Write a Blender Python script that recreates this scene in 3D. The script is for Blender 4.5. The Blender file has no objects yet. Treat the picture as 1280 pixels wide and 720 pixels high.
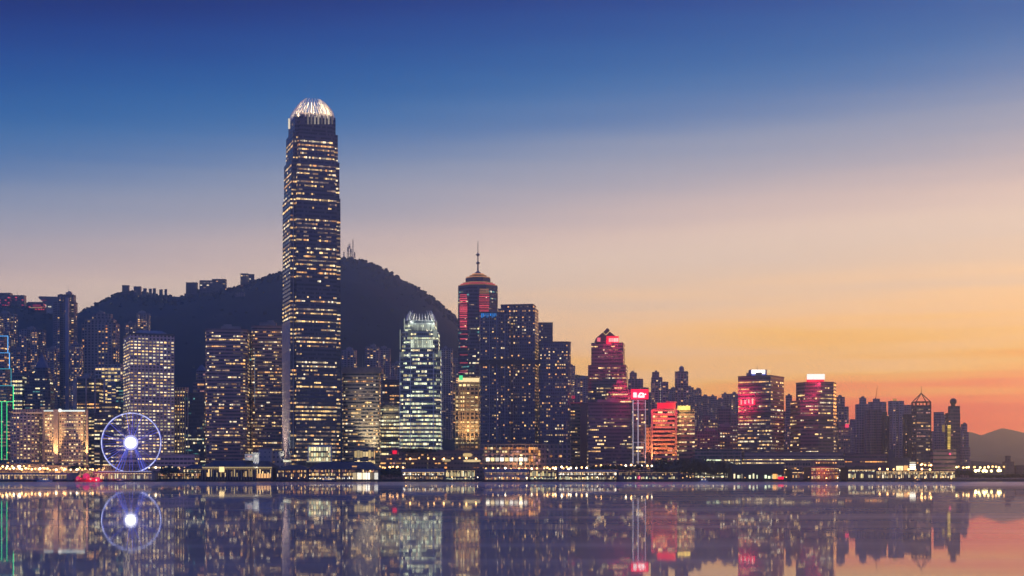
import bpy, bmesh, math, random
from mathutils import Vector, Matrix, noise
R = math.radians
SC = bpy.context.scene
COL = SC.collection
# ------------------------------------------------------------------ camera
F, CAMZ, HOR = 1758.0, 8.0, 592.0          # focal length in photo pixels, eye height, horizon row
cam = bpy.data.cameras.new('camera'); camo = bpy.data.objects.new('camera', cam); COL.objects.link(camo)
camo.location = (0, 0, CAMZ); camo.rotation_euler = (R(90), 0, 0)
cam.sensor_width = 36; cam.lens = F / 1280 * 36; cam.shift_y = (HOR - 360) / 1280
cam.clip_start = 1; cam.clip_end = 60000
SC.camera = camo
# ------------------------------------------------------------------ view
SC.view_settings.view_transform = 'Standard'; SC.view_settings.look = 'None'
SC.view_settings.exposure = 0; SC.view_settings.gamma = 1; SC.view_settings.use_curve_mapping = False
SC.cycles.use_denoising = True
SC.cycles.max_bounces = 6; SC.cycles.diffuse_bounces = 2; SC.cycles.glossy_bounces = 3
SC.cycles.volume_bounces = 0; SC.cycles.transparent_max_bounces = 4
SC.cycles.sample_clamp_indirect = 4.0
# ------------------------------------------------------------------ world: dusk sky
def lin(r, g, b):
    f = lambda c: (c / 255 / 12.92) if c / 255 <= .04045 else ((c / 255 + .055) / 1.055) ** 2.4
    return (f(r), f(g), f(b), 1)
W = bpy.data.worlds.new('World'); SC.world = W; W.use_nodes = True
nt = W.node_tree; N = nt.nodes; L = nt.links; N.clear()
def nd(t, **k):
    n = N.new(t)
    for a, v in k.items(): setattr(n, a, v)
    return n
def mth(op, a, b=None):
    n = nd('ShaderNodeMath', operation=op)
    for i, v in enumerate((a, b)):
        if v is None: continue
        if hasattr(v, 'links'): L.new(v, n.inputs[i])
        else: n.inputs[i].default_value = v
    return n.outputs[0]
SUN_AZ = 40                                   # degrees right of the view direction
tc = nd('ShaderNodeTexCoord'); sep = nd('ShaderNodeSeparateXYZ'); L.new(tc.outputs['Generated'], sep.inputs[0])
dot = mth('ADD', mth('MULTIPLY', sep.outputs[0], math.sin(R(SUN_AZ))), mth('MULTIPLY', sep.outputs[1], math.cos(R(SUN_AZ))))
t = mth('ADD', mth('SUBTRACT', sep.outputs[2], mth('MULTIPLY', dot, .14)), .107)
mp = nd('ShaderNodeMapping'); mp.inputs['Scale'].default_value = (3.2, 3.2, 60); L.new(tc.outputs['Generated'], mp.inputs[0])
nz = nd('ShaderNodeTexNoise'); nz.inputs['Scale'].default_value = 1.0; nz.inputs['Detail'].default_value = 3; L.new(mp.outputs[0], nz.inputs[0])
low = mth('MAXIMUM', mth('SUBTRACT', 1.0, mth('MULTIPLY', mth('ABSOLUTE', mth('SUBTRACT', t, .06)), 11)), .12)
cl = mth('MULTIPLY', mth('MULTIPLY', mth('SUBTRACT', nz.outputs[0], .5), .13), low)      # thin streaks of cloud low in the west
t = mth('ADD', t, cl)
rp = nd('ShaderNodeValToRGB'); cr = rp.color_ramp; cr.interpolation = 'B_SPLINE'
stops = [(-0.06, (7, 2.6, 0.9)), (-0.014, (3.5, 0.8, 0.12)), (0.004, (1.1171, 0.002, 0.002)), (0.026, (1.7888, 0.0815, 0.002)), (0.051, (1.7089, 0.9085, 0.0352)), (0.075, (1.7254, 0.948, 0.3147)), (0.104, (1.5453, 0.9824, 0.5057)), (0.128, (1.1331, 0.8489, 0.6322)), (0.148, (1.1576, 0.881, 0.6738)), (0.166, (1.0172, 0.7512, 0.635)), (0.19, (0.5984, 0.5456, 0.5971)), (0.2176, (0.3698, 0.4342, 0.5763)), (0.24, (0.1317, 0.2655, 0.5275)), (0.27, (0.0133, 0.1713, 0.4672)), (0.318, (0.002, 0.05, 0.31)), (0.36, (0.001, 0.006, 0.085)), (0.45, (0.025, 0.07, 0.38)), (0.94, (0.038, 0.13, 0.72))]
lo, hi = -.06, .94
while len(cr.elements) < len(stops): cr.elements.new(.5)
for e, (p, c) in zip(cr.elements, stops): e.position = (p - lo) / (hi - lo)
for e, (p, c) in zip(cr.elements, stops): e.position = (p - lo) / (hi - lo); e.color = (c[0] / 8, c[1] / 8, c[2] / 8, 1)
L.new(mth('SUBTRACT', t, lo), rp.inputs[0])
sky = nd('ShaderNodeTexSky', sky_type='NISHITA'); sky.sun_disc = False
sky.sun_elevation = R(0.5); sky.sun_rotation = R(SUN_AZ); sky.air_density = 1.5; sky.dust_density = 2; sky.ozone_density = 4
bg1 = nd('ShaderNodeBackground'); L.new(sky.outputs[0], bg1.inputs[0]); bg1.inputs[1].default_value = .05
bg2 = nd('ShaderNodeBackground'); L.new(rp.outputs[0], bg2.inputs[0]); bg2.inputs[1].default_value = 8.0
mx = nd('ShaderNodeMixShader'); mx.inputs[0].default_value = .93
L.new(bg1.outputs[0], mx.inputs[1]); L.new(bg2.outputs[0], mx.inputs[2])
wo = nd('ShaderNodeOutputWorld'); L.new(mx.outputs[0], wo.inputs[0])
# the sun has set: only a faint, broad afterglow is left
sun = bpy.data.lights.new('sun', 'SUN'); sun.energy = 1.9; sun.angle = R(6); sun.color = (1, .36, .08)
suno = bpy.data.objects.new('sun', sun); COL.objects.link(suno)
suno.rotation_euler = Vector((-math.sin(R(SUN_AZ)), -math.cos(R(SUN_AZ)), -math.tan(R(2)))).to_track_quat('-Z', 'Y').to_euler()

# ================================================================== helpers
def PX(px, Y): return (px - 640) / F * Y
def PZ(py, Y): return CAMZ + (HOR - py) / F * Y
def tag(o, label=None, cat=None, group=None, kind=None):
    for k, v in (('label', label), ('category', cat), ('group', group), ('kind', kind)):
        if v: o[k] = v
    return o
def empty(name, loc, yaw=0, label=None, cat=None, group=None):
    o = bpy.data.objects.new(name, None); o.location = loc; o.rotation_euler = (0, 0, yaw); o.empty_display_size = 1
    COL.objects.link(o); return tag(o, label, cat, group)
class MB:
    """collects polygons in world space; build() links them as one mesh, in the space of its parent thing"""
    def __init__(s): s.v = []; s.f = []; s.m = []; s.uv = {}
    def poly(s, pts, m=0, uv=None):
        n = len(s.v); s.v += [tuple(p) for p in pts]; s.f.append(tuple(range(n, n + len(pts)))); s.m.append(m)
        if uv: s.uv[len(s.f) - 1] = uv
    def box(s, x0, x1, y0, y1, z0, z1, m=0):
        a = [(x0, y0), (x1, y0), (x1, y1), (x0, y1)]; s.prism(a, z0, z1, m)
    def prism(s, pl, z0, z1, m=0, pl2=None, bottom=True):
        n = len(s.v); k = len(pl); pl2 = pl2 or pl
        s.v += [(p[0], p[1], z0) for p in pl] + [(p[0], p[1], z1) for p in pl2]
        for i in range(k):
            j = (i + 1) % k; s.f.append((n + i, n + j, n + k + j, n + k + i)); s.m.append(m)
        s.f.append(tuple(n + k + i for i in range(k))); s.m.append(m)
        if bottom: s.f.append(tuple(n + k - 1 - i for i in range(k))); s.m.append(m)
    def pbox(s, x0, x1, y0, y1, Y, d, m=0):
        s.box(PX(x0, Y), PX(x1, Y), Y, Y + d, PZ(y1, Y), PZ(y0, Y), m)
    def tube(s, a, b, r0, r1=None, n=8, m=0):
        a = Vector(a); b = Vector(b); r1 = r0 if r1 is None else r1
        d = (b - a).normalized(); u = d.orthogonal().normalized(); w = d.cross(u); k = len(s.v)
        for p, r in ((a, r0), (b, r1)):
            for i in range(n):
                t = 2 * math.pi * i / n; s.v.append(tuple(p + (u * math.cos(t) + w * math.sin(t)) * r))
        for i in range(n):
            j = (i + 1) % n; s.f.append((k + i, k + j, k + n + j, k + n + i)); s.m.append(m)
        s.f.append(tuple(k + n - 1 - i for i in range(n))); s.m.append(m); s.f.append(tuple(k + n + i for i in range(n))); s.m.append(m)
    def ball(s, c, r, n=10, m=0, sz=1):
        k = len(s.v); h = n // 2
        s.v.append((c[0], c[1], c[2] - r * sz))
        for a in range(1, h):
            t = -math.pi / 2 + math.pi * a / h
            for i in range(n):
                q = 2 * math.pi * i / n; s.v.append((c[0] + r * math.cos(t) * math.cos(q), c[1] + r * math.cos(t) * math.sin(q), c[2] + r * sz * math.sin(t)))
        s.v.append((c[0], c[1], c[2] + r * sz)); e = len(s.v) - 1
        for i in range(n):
            j = (i + 1) % n
            s.f.append((k, k + 1 + j, k + 1 + i)); s.m.append(m)
            for a in range(h - 2):
                p = k + 1 + a * n; s.f.append((p + i, p + j, p + n + j, p + n + i)); s.m.append(m)
            p = k + 1 + (h - 2) * n; s.f.append((p + i, p + j, e)); s.m.append(m)
    def build(s, name, mats, parent=None, label=None):
        me = bpy.data.meshes.new(name)
        vs = s.v
        if parent is not None:
            l = parent.location; c, sn = math.cos(-parent.rotation_euler[2]), math.sin(-parent.rotation_euler[2])
            vs = [((x - l.x) * c - (y - l.y) * sn, (x - l.x) * sn + (y - l.y) * c, z - l.z) for x, y, z in vs]
        me.from_pydata(vs, [], s.f)
        mats = mats if isinstance(mats, (list, tuple)) else [mats]
        for m in mats: me.materials.append(m)
        if len(mats) > 1: me.polygons.foreach_set('material_index', s.m)
        if s.uv:
            uvl = me.uv_layers.new(name='UVMap')
            for fi, uvs in s.uv.items():
                st = me.polygons[fi].loop_start
                for q, c in enumerate(uvs): uvl.data[st + q].uv = c
        me.update()
        o = bpy.data.objects.new(name, me); COL.objects.link(o)
        if parent is not None: o.parent = parent
        if label: o['label'] = label
        return o
# ------------------------------------------------------------------ materials
_mc = {}
def newmat(name):
    m = bpy.data.materials.new(name); m.use_nodes = True
    t = m.node_tree; b = t.nodes['Principled BSDF']; return m, t, b
def mat(name, col, rough=.6, metal=0, var=.2, scale=.15):
    if name in _mc: return _mc[name]
    m, t, b = newmat(name); nn = t.nodes
    tcx = nn.new('ShaderNodeTexCoord'); nz = nn.new('ShaderNodeTexNoise'); nz.inputs['Scale'].default_value = scale; nz.inputs['Detail'].default_value = 6
    t.links.new(tcx.outputs['Object'], nz.inputs[0])
    mr = nn.new('ShaderNodeMapRange'); mr.inputs['From Min'].default_value = .3; mr.inputs['From Max'].default_value = .7
    mr.inputs['To Min'].default_value = 1 - var; mr.inputs['To Max'].default_value = 1 + var; t.links.new(nz.outputs[0], mr.inputs[0])
    mi = nn.new('ShaderNodeMix'); mi.data_type = 'RGBA'; mi.blend_type = 'MULTIPLY'; mi.inputs[0].default_value = 1
    mi.inputs[6].default_value = (*col, 1); t.links.new(mr.outputs[0], mi.inputs[7]); t.links.new(mi.outputs[2], b.inputs['Base Color'])
    b.inputs['Roughness'].default_value = rough; b.inputs['Metallic'].default_value = metal
    _mc[name] = m; return m
def emat(name, col, st, lo=1.0, hi=1.0, sample=False, col2=None):
    if name in _mc: return _mc[name]
    m, t, b = newmat(name); nn = t.nodes
    b.inputs['Base Color'].default_value = (.05, .05, .05, 1)
    oi = nn.new('ShaderNodeObjectInfo'); ge = nn.new('ShaderNodeNewGeometry')
    a = nn.new('ShaderNodeMath'); a.operation = 'ADD'; t.links.new(oi.outputs['Random'], a.inputs[0]); t.links.new(ge.outputs['Random Per Island'], a.inputs[1])
    fr = nn.new('ShaderNodeMath'); fr.operation = 'FRACT'; t.links.new(a.outputs[0], fr.inputs[0])
    pw = nn.new('ShaderNodeMath'); pw.operation = 'POWER'; pw.inputs[1].default_value = 1.8; t.links.new(fr.outputs[0], pw.inputs[0])
    mr = nn.new('ShaderNodeMapRange'); mr.inputs['To Min'].default_value = st * lo * .6; mr.inputs['To Max'].default_value = st * hi * 1.3; t.links.new(pw.outputs[0], mr.inputs[0])
    t.links.new(mr.outputs[0], b.inputs['Emission Strength'])
    mi = nn.new('ShaderNodeMix'); mi.data_type = 'RGBA'; mi.inputs[6].default_value = (*col, 1); mi.inputs[7].default_value = (*(col2 or col), 1)
    m2 = nn.new('ShaderNodeMath'); m2.operation = 'MULTIPLY'; m2.inputs[1].default_value = 7.31; t.links.new(fr.outputs[0], m2.inputs[0])
    f2 = nn.new('ShaderNodeMath'); f2.operation = 'FRACT'; t.links.new(m2.outputs[0], f2.inputs[0]); t.links.new(f2.outputs[0], mi.inputs[0])
    t.links.new(mi.outputs[2], b.inputs['Emission Color'])
    if not sample: m.cycles.emission_sampling = 'NONE'
    _mc[name] = m; return m
GL = 1.45     # one dial for all lit windows
EM = dict(
    warm=emat('window_warm', (1, .58, .18), .95 * GL, .3, 1.35, col2=(1, .68, .30)),
    amber=emat('window_amber', (1, .42, .11), .75 * GL, .3, 1.35, col2=(1, .54, .20)),
    white=emat('window_white', (1, .74, .38), .9 * GL, .3, 1.35, col2=(1, .84, .56)),
    dim=emat('window_dim', (.85, .48, .24), .22 * GL, .4, 1.5, col2=(.75, .55, .42)),
    gold=emat('window_gold', (1, .68, .25), 1.0 * GL, .5, 1.2, col2=(1, .76, .38)),
    green=emat('window_green', (.86, 1, .60), .95 * GL, .6, 1.2, col2=(1, .97, .62)),
    yel=emat('window_yellow', (1, .80, .32), .9 * GL, .5, 1.2, col2=(1, .92, .6)),
    teal=emat('window_teal', (.16, .62, .52), .30 * GL, .4, 1.2, col2=(.3, .7, .7)),
    pink=emat('window_pink', (.95, .38, .30), .45 * GL, .4, 1.2, col2=(.9, .5, .42)),
    red=emat('window_red', (1, .06, .10), .8 * GL, .4, 1.2),
    orange=emat('window_orange', (1, .33, .06), .9 * GL, .4, 1.2, col2=(1, .5, .14)),
    bright=emat('window_bright', (1, .86, .60), 1.5 * GL, .6, 1.2, col2=(1, .94, .8)),
)
EMB = dict(eave=emat('eave_glow_added', (1, .62, .26), 1.7, .6, 1.0))
PAL = dict(
    off=[('warm', 4), ('white', 2), ('dim', 3), ('amber', 2)],
    res=[('amber', 4), ('warm', 3), ('dim', 5), ('white', 1)],
    gold=[('gold', 5), ('warm', 3), ('amber', 1)],
    green=[('green', 5), ('yel', 2), ('white', 1)],
    cool=[('teal', 2), ('yel', 2), ('white', 2), ('dim', 2)],
    dusk=[('dim', 4), ('pink', 2), ('amber', 2), ('warm', 1)],
    jard=[('warm', 3), ('white', 4), ('dim', 1), ('yel', 2)],
    fire=[('orange', 4), ('gold', 2), ('pink', 1)],
    bright=[('bright', 4), ('gold', 1), ('warm', 1)],
    yel=[('yel', 4), ('gold', 2), ('green', 1)],
    neon=[('teal', 3), ('green', 2), ('amber', 1)],
    bigamber=[('amber', 5), ('orange', 1), ('warm', 2)],
    red=[('red', 1)],
)
def wallmat(wall, glass=(.03, .035, .05), ww=.7, wh=.6, rough=.65, grough=.18, blinds=.14, round_=False):
    key = ('w', wall, glass, ww, wh, rough, grough, round_)
    if key in _mc: return _mc[key]
    wall = tuple(min(.62, c * 1.25) for c in wall)
    m, t, b = newmat('facade'); nn = t.nodes; lk = t.links
    def M(op, a, c=None):
        n = nn.new('ShaderNodeMath'); n.operation = op
        for i, v in enumerate((a, c)):
            if v is None: continue
            if hasattr(v, 'links'): lk.new(v, n.inputs[i])
            else: n.inputs[i].default_value = v
        return n.outputs[0]
    uv = nn.new('ShaderNodeUVMap'); sp = nn.new('ShaderNodeSeparateXYZ'); lk.new(uv.outputs[0], sp.inputs[0])
    fu = M('ABSOLUTE', M('SUBTRACT', M('FRACT', sp.outputs[0]), .5)); fv = M('ABSOLUTE', M('SUBTRACT', M('FRACT', sp.outputs[1]), .5))
    if round_:
        r = M('ADD', M('POWER', fu, 2), M('POWER', fv, 2)); mask = M('LESS_THAN', r, (ww / 2) ** 2)
    else:
        mask = M('MULTIPLY', M('LESS_THAN', fu, ww / 2), M('LESS_THAN', fv, wh / 2))
    cell = nn.new('ShaderNodeCombineXYZ'); lk.new(M('FLOOR', sp.outputs[0]), cell.inputs[0]); lk.new(M('FLOOR', sp.outputs[1]), cell.inputs[1])
    wn = nn.new('ShaderNodeTexWhiteNoise'); wn.noise_dimensions = '2D'; lk.new(cell.outputs[0], wn.inputs[0])
    bl = M('LESS_THAN', wn.outputs[0], blinds)
    g = nn.new('ShaderNodeMix'); g.data_type = 'RGBA'; lk.new(bl, g.inputs[0]); g.inputs[6].default_value = (*glass, 1); g.inputs[7].default_value = (glass[0] + .10, glass[1] + .09, glass[2] + .08, 1)
    tcx = nn.new('ShaderNodeTexCoord'); nz = nn.new('ShaderNodeTexNoise'); nz.inputs['Scale'].default_value = .035; nz.inputs['Detail'].default_value = 8; lk.new(tcx.outputs['Object'], nz.inputs[0])
    mr = nn.new('ShaderNodeMapRange'); mr.inputs['From Min'].default_value = .3; mr.inputs['From Max'].default_value = .7; mr.inputs['To Min'].default_value = .75; mr.inputs['To Max'].default_value = 1.2; lk.new(nz.outputs[0], mr.inputs[0])
    w = nn.new('ShaderNodeMix'); w.data_type = 'RGBA'; w.blend_type = 'MULTIPLY'; w.inputs[0].default_value = 1; w.inputs[6].default_value = (*wall, 1); lk.new(mr.outputs[0], w.inputs[7])
    c = nn.new('ShaderNodeMix'); c.data_type = 'RGBA'; lk.new(mask, c.inputs[0]); lk.new(w.outputs[2], c.inputs[6]); lk.new(g.outputs[2], c.inputs[7])
    lk.new(c.outputs[2], b.inputs['Base Color'])
    lk.new(M('ADD', M('MULTIPLY', mask, grough - rough), rough), b.inputs['Roughness'])
    _mc[key] = m; return m
ROOF = mat('roof_felt', (.10, .095, .10), .9)
DARK = mat('dark_metal', (.05, .05, .055), .5)
STEEL = mat('painted_steel', (.35, .36, .38), .4, .3)
WHITE = mat('white_paint', (.78, .76, .72), .5)
STONE = mat('pale_stone', (.5, .45, .4), .7)
CONC = mat('concrete', (.3, .29, .28), .8)
TIMBER = mat('dark_timber', (.06, .045, .035), .7)
# unit window box, shared by every window of one colour
_ub = {}
def unitbox(key):
    if key not in _ub:
        b = MB(); b.box(-.5, .5, -.5, .5, -.5, .5)
        me = bpy.data.meshes.new('window'); me.from_pydata(b.v, [], b.f); me.materials.append(EM[key]); _ub[key] = me
    return _ub[key]
def pick(rng, pal):
    p = PAL[pal]; s = sum(w for _, w in p); r = rng.random() * s
    for k, w in p:
        r -= w
        if r <= 0: return k
    return p[0][0]
def place_windows(root, wins, most=100):
    """wins: (local x, y, z, angle, width, height, key): the largest as parts of their own, the rest as one part"""
    wins.sort(key=lambda w: -w[4] * w[5])
    for x, y, z, a, w, h, k in wins[:most]:
        o = bpy.data.objects.new('window', unitbox(k)); o.parent = root; o.location = (x, y, z); o.rotation_euler = (0, 0, a); o.scale = (w, .16, h)
        COL.objects.link(o)
    rest = wins[most:]
    if rest:
        keys = sorted({w[6] for w in rest}); b = MB()
        for x, y, z, a, w, h, k in rest:
            c, s = math.cos(a), math.sin(a); q = []
            for dx, dy in ((-w / 2, -.08), (w / 2, -.08), (w / 2, .08), (-w / 2, .08)): q.append((x + dx * c - dy * s, y + dx * s + dy * c))
            b.prism(q, z - h / 2, z + h / 2, keys.index(k))
        me = bpy.data.meshes.new('window_grid'); me.from_pydata(b.v, [], b.f)
        for k in keys: me.materials.append(EM[k])
        me.polygons.foreach_set('material_index', b.m)
        o = bpy.data.objects.new('window', me); o.parent = root; o['kind'] = 'stuff'; COL.objects.link(o)
# ------------------------------------------------------------------ footprints (unit wide, front is -y)
def fp_rect(a): return [(-.5, -.5 * a), (.5, -.5 * a), (.5, .5 * a), (-.5, .5 * a)]
def fp_cham(a, c=.14):
    return [(-.5 + c, -.5 * a), (.5 - c, -.5 * a), (.5, -.5 * a + c), (.5, .5 * a - c), (.5 - c, .5 * a), (-.5 + c, .5 * a), (-.5, .5 * a - c), (-.5, -.5 * a + c)]
def fp_notch(a, c=.10):
    h = .5 * a
    return [(-.5 + c, -h), (.5 - c, -h), (.5 - c, -h + c), (.5, -h + c), (.5, h - c), (.5 - c, h - c), (.5 - c, h), (-.5 + c, h), (-.5 + c, h - c), (-.5, h - c), (-.5, -h + c), (-.5 + c, -h + c)]
def fp_round(a, r=.16, k=4):
    p = []; h = .5 * a
    for cx, cy, s in ((.5 - r, -h + r, -90), (.5 - r, h - r, 0), (-.5 + r, h - r, 90), (-.5 + r, -h + r, 180)):
        for i in range(k + 1):
            t = R(s + 90 * i / k); p.append((cx + r * math.cos(t), cy + r * math.sin(t)))
    return p
def fp_cross(a):
    h = .5 * a; w = .17; d = .22 * a
    return [(-.5, -h + d), (-.5 + .16, -h + d), (-.5 + .16, -h), (-w + .06, -h), (-w + .06, -h + d * .8), (w - .06, -h + d * .8), (w - .06, -h), (.5 - .16, -h), (.5 - .16, -h + d), (.5, -h + d),
            (.5, h - d), (.5 - .16, h - d), (.5 - .16, h), (-.5 + .16, h), (-.5 + .16, h - d), (-.5, h - d)]
def fp_bow(a, k=8, d=.16):
    p = []
    for i in range(k + 1):
        x = -.5 + i / k; p.append((x, -.5 * a + d * (2 * x) ** 2))
    return p + [(.5, .5 * a), (-.5, .5 * a)]
def fp_oct(a): return [(math.cos(R(22.5 + 45 * i - 112.5)) * .54, math.sin(R(22.5 + 45 * i - 112.5)) * .54 * a) for i in range(8)]
FP = dict(rect=fp_rect, cham=fp_cham, notch=fp_notch, round=fp_round, cross=fp_cross, bow=fp_bow, oct=fp_oct)
def rot(p, a): c, s = math.cos(a), math.sin(a); return (p[0] * c - p[1] * s, p[0] * s + p[1] * c)
def fit(pl, yaw, x0, x1, Yc):
    """size and centre so that the footprint at depth Yc spans x0..x1 of the photo"""
    q = [rot(p, yaw) for p in pl]; s = PX(x1, Yc) - PX(x0, Yc); cx = PX((x0 + x1) / 2, Yc)
    for _ in range(12):
        e = [640 + F * (cx + s * x) / (Yc + s * y) for x, y in q]; a, b = min(e), max(e)
        s *= (x1 - x0) / (b - a)
        e = [640 + F * (cx + s * x) / (Yc + s * y) for x, y in q]; a, b = min(e), max(e)
        cx += (x0 + x1 - a - b) / 2 / F * Yc
    return s, cx
# ------------------------------------------------------------------ terrain heights
RIDGE = [(-300, 420), (-120, 385), (0, 374), (30, 376), (60, 383), (95, 393), (105, 389), (130, 374), (150, 364), (165, 362), (200, 366), (225, 367), (245, 361), (290, 357), (330, 345), (352, 338), (395, 324), (427, 320), (447, 320),
         (470, 329), (500, 346), (530, 362), (560, 385), (580, 402), (610, 428), (650, 455), (690, 470), (722, 468), (745, 474), (790, 490), (850, 488), (890, 500), (930, 500), (1000, 530), (1100, 565), (1200, 592), (1400, 600)]
def interp(tab, x):
    if x <= tab[0][0]: return tab[0][1]
    for (a, b), (c, d) in zip(tab, tab[1:]):
        if x <= c:
            t = (x - a) / (c - a); return b + (d - b) * t
    return tab[-1][1]
YR = 2800
def terrain(x, y):
    px = 640 + F * x / YR
    top = max(0, PZ(interp(RIDGE, px), YR) - 6)
    if y < YR: t = min(1, max(0, (y - 1760) / (YR - 1760))); s = t * t * (2.2 - 1.2 * t) if t < 1 else 1
    else: t = min(1, (y - YR) / 1200); s = 1 - t * t * (3 - 2 * t)
    n = noise.fractal(Vector((x * .006, y * .006, .3)), 1, 2, 4) * 16 * min(1, s * 3) * (1 - .75 * max(0, 1 - abs(y - YR) / 200))
    return 2.6 + top * s + n
# ------------------------------------------------------------------ building
RNG = random.Random(7)
def building(name, label, cat, tiers, Y, fp='rect', aspect=1.0, yaw=0, wall=(.25, .23, .24), glass=(.03, .035, .05), fh=3.8, bw=3.2, ww=.8, wh=.55, lit=.3, run=4, pal='off',
             merge=True, cols=None, base=None, roof=True, plant=True, antenna=False, group=None, rough=.65, round_=False, top_margin=.4, seed=None, wmat=None, side=True, floorvar=True, grough=.18):
    rng = random.Random(seed if seed is not None else (hash_(label)))
    yaw = R(yaw); pl = FP[fp](aspect)
    x0, x1, yt = tiers[0]
    wid = PX(x1, Y) - PX(x0, Y); Yc = Y + wid * aspect * .5
    s0, cx0 = fit(pl, yaw, x0, x1, Yc)
    if base is None: base = 3.0 if Yc < 1780 else max(3.0, min(terrain(cx0 + dx, Yc + dy) for dx in (-15, 0, 15) for dy in (-10, 10)) - 6)
    root = empty(name, (cx0, Yc, base), yaw, label, cat, group)
    m = wmat or wallmat(wall, glass, ww, wh, rough, grough, round_=round_)
    body = MB(); z = base; wins = []; ztop_all = PZ(tiers[-1][2], Y); info = []
    for ti, (a, b, yt) in enumerate(tiers):
        s, cx = fit(pl, yaw, a, b, Yc); zt = PZ(yt, Y); P = []
        for p in pl:
            q = rot(p, yaw); P.append((cx + s * q[0], Yc + s * q[1]))
        k = len(P); nf = max(1, int((zt - z - top_margin) / fh + 1e-4))
        for i in range(k):
            p, q = P[i], P[(i + 1) % k]; ln = math.hypot(q[0] - p[0], q[1] - p[1]); nb = max(1, round(ln / bw)); vh = (zt - z) / fh
            off = RNG.randrange(50) * 1.0
            body.poly([(p[0], p[1], z), (q[0], q[1], z), (q[0], q[1], zt), (p[0], p[1], zt)], 0, [(off, 0), (off + nb, 0), (off + nb, vh), (off, vh)])
            nx, ny = (q[1] - p[1]) / ln, -(q[0] - p[0]) / ln
            mx_, my_ = (p[0] + q[0]) / 2, (p[1] + q[1]) / 2; dl = math.hypot(mx_, my_)
            facing = -(nx * mx_ + ny * my_) / dl
            if facing < (-.12 if side else .03) or ln < 1.2: continue
            cell = ln / nb; ang = math.atan2(q[1] - p[1], q[0] - p[0])
            bayf = [1.0] * nb if cols is None else [rng.choice(cols) for _ in range(nb)]
            for j in range(nf):
                zc = z + (j + .5) * fh; v = (zc - base) / (ztop_all - base)
                pr = lit(v) if callable(lit) else lit
                if floorvar: pr *= rng.choice((.15, .5, .9, 1.2, 1.6, 1.9))
                i2 = 0; runs = []
                while i2 < nb:
                    n = min(nb - i2, rng.randint(1, max(1, run)))
                    f = max(bayf[i2:i2 + n]) if cols is None else None
                    if cols is None:
                        if rng.random() < pr: runs.append((i2, n))
                    else:
                        for c in range(i2, i2 + n):
                            if rng.random() < pr * bayf[c]: runs.append((c, 1))
                    i2 += n
                tone = pick(rng, pal) if rng.random() < .72 else None
                if merge:
                    o2 = []
                    for r in runs:
                        for c_ in range(r[0], r[0] + r[1] - 1): o2.append((c_, 1))
                        r = (r[0] + r[1] - 1, 1)
                        if o2 and o2[-1][0] + o2[-1][1] == r[0] and o2[-1][1] < 3 and rng.random() < .35: o2[-1] = (o2[-1][0], o2[-1][1] + r[1])
                        else: o2.append(r)
                    runs = o2
                else: runs = [(c, 1) for r in runs for c in range(r[0], r[0] + r[1])]
                for c, n in runs:
                    cc = (c + n / 2) * cell; t = cc / ln
                    wx, wy = p[0] + (q[0] - p[0]) * t + nx * .06, p[1] + (q[1] - p[1]) * t + ny * .06
                    lx, ly = rot((wx - cx0, wy - Yc), -yaw)
                    hh = wh * fh * (.94 if not round_ else .85)
                    wins.append((lx, ly, zc - base, ang - yaw, n * cell - max(.16, 1 - ww) * cell, hh * rng.choice((.6, .8, .95)), tone if tone and rng.random() < .8 else pick(rng, pal)))
        body.poly([(p[0], p[1], zt) for p in P], 1, [(0, 0)] * k)
        info.append((P, z, zt, s, cx)); z = zt
    body.build('facade', [m, ROOF], root)
    if roof:
        rb = MB(); P, _, zt, s, cx = info[-1]
        out = [((p[0] - cx) * 1.012 + cx, (p[1] - Yc) * 1.012 + Yc) for p in P]
        rb.prism(out, zt - .2, zt + 1.1); rb.build('roof', mat('parapet_%.2f_%.2f' % (wall[0], wall[2]), tuple(c * .8 for c in wall), .7), root)
        if plant:
            pb = MB(); w = s * rng.uniform(.28, .5); h = min(rng.uniform(3, 6), s * .14 + .8); ox = s * rng.uniform(-.15, .15)
            c4 = [rot(p, yaw) for p in fp_rect(.8)]
            pb.prism([(cx + ox + w * p[0], Yc + w * p[1]) for p in c4], zt + .9, zt + .9 + h); w2 = w * .4; ox2 = ox + w * rng.uniform(-.25, .25)
            pb.prism([(cx + ox2 + w2 * p[0], Yc + w2 * p[1]) for p in c4], zt + .9 + h - .1, zt + .9 + h + min(rng.uniform(1.5, 3.5), s * .07))
            pb.build('plant_room', CONC, root)
        if antenna:
            ab = MB(); h = antenna if antenna > 1 else 12; ax = cx + s * rng.uniform(-.2, .2)
            ab.tube((ax, Yc, zt + 1), (ax, Yc, zt + h), .35, .12, 6); ab.build('antenna', STEEL, root)
    place_windows(root, wins)
    return root, info, Yc
def hash_(s):
    h = 5381
    for c in s: h = (h * 33 + ord(c)) & 0xffffffff
    return h
def lightbar(root, name, x0, x1, y0, y1, Y, m, d=.4):
    b = MB(); b.pbox(x0, x1, y0, y1, Y, d); return b.build(name, m, root)
def flood(px, py, Y, tx, ty, tY, col, power, size=60, blend=.6, rad=1.0):
    l = bpy.data.lights.new('floodlight', 'SPOT'); l.energy = power; l.color = col; l.spot_size = R(size); l.spot_blend = blend; l.shadow_soft_size = rad
    o = bpy.data.objects.new('floodlight', l); COL.objects.link(o); a = Vector((PX(px, Y), Y, PZ(py, Y))); b = Vector((PX(tx, tY), tY, PZ(ty, tY)))
    o.location = a; o.rotation_euler = (b - a).to_track_quat('-Z', 'Y').to_euler(); return o
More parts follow.
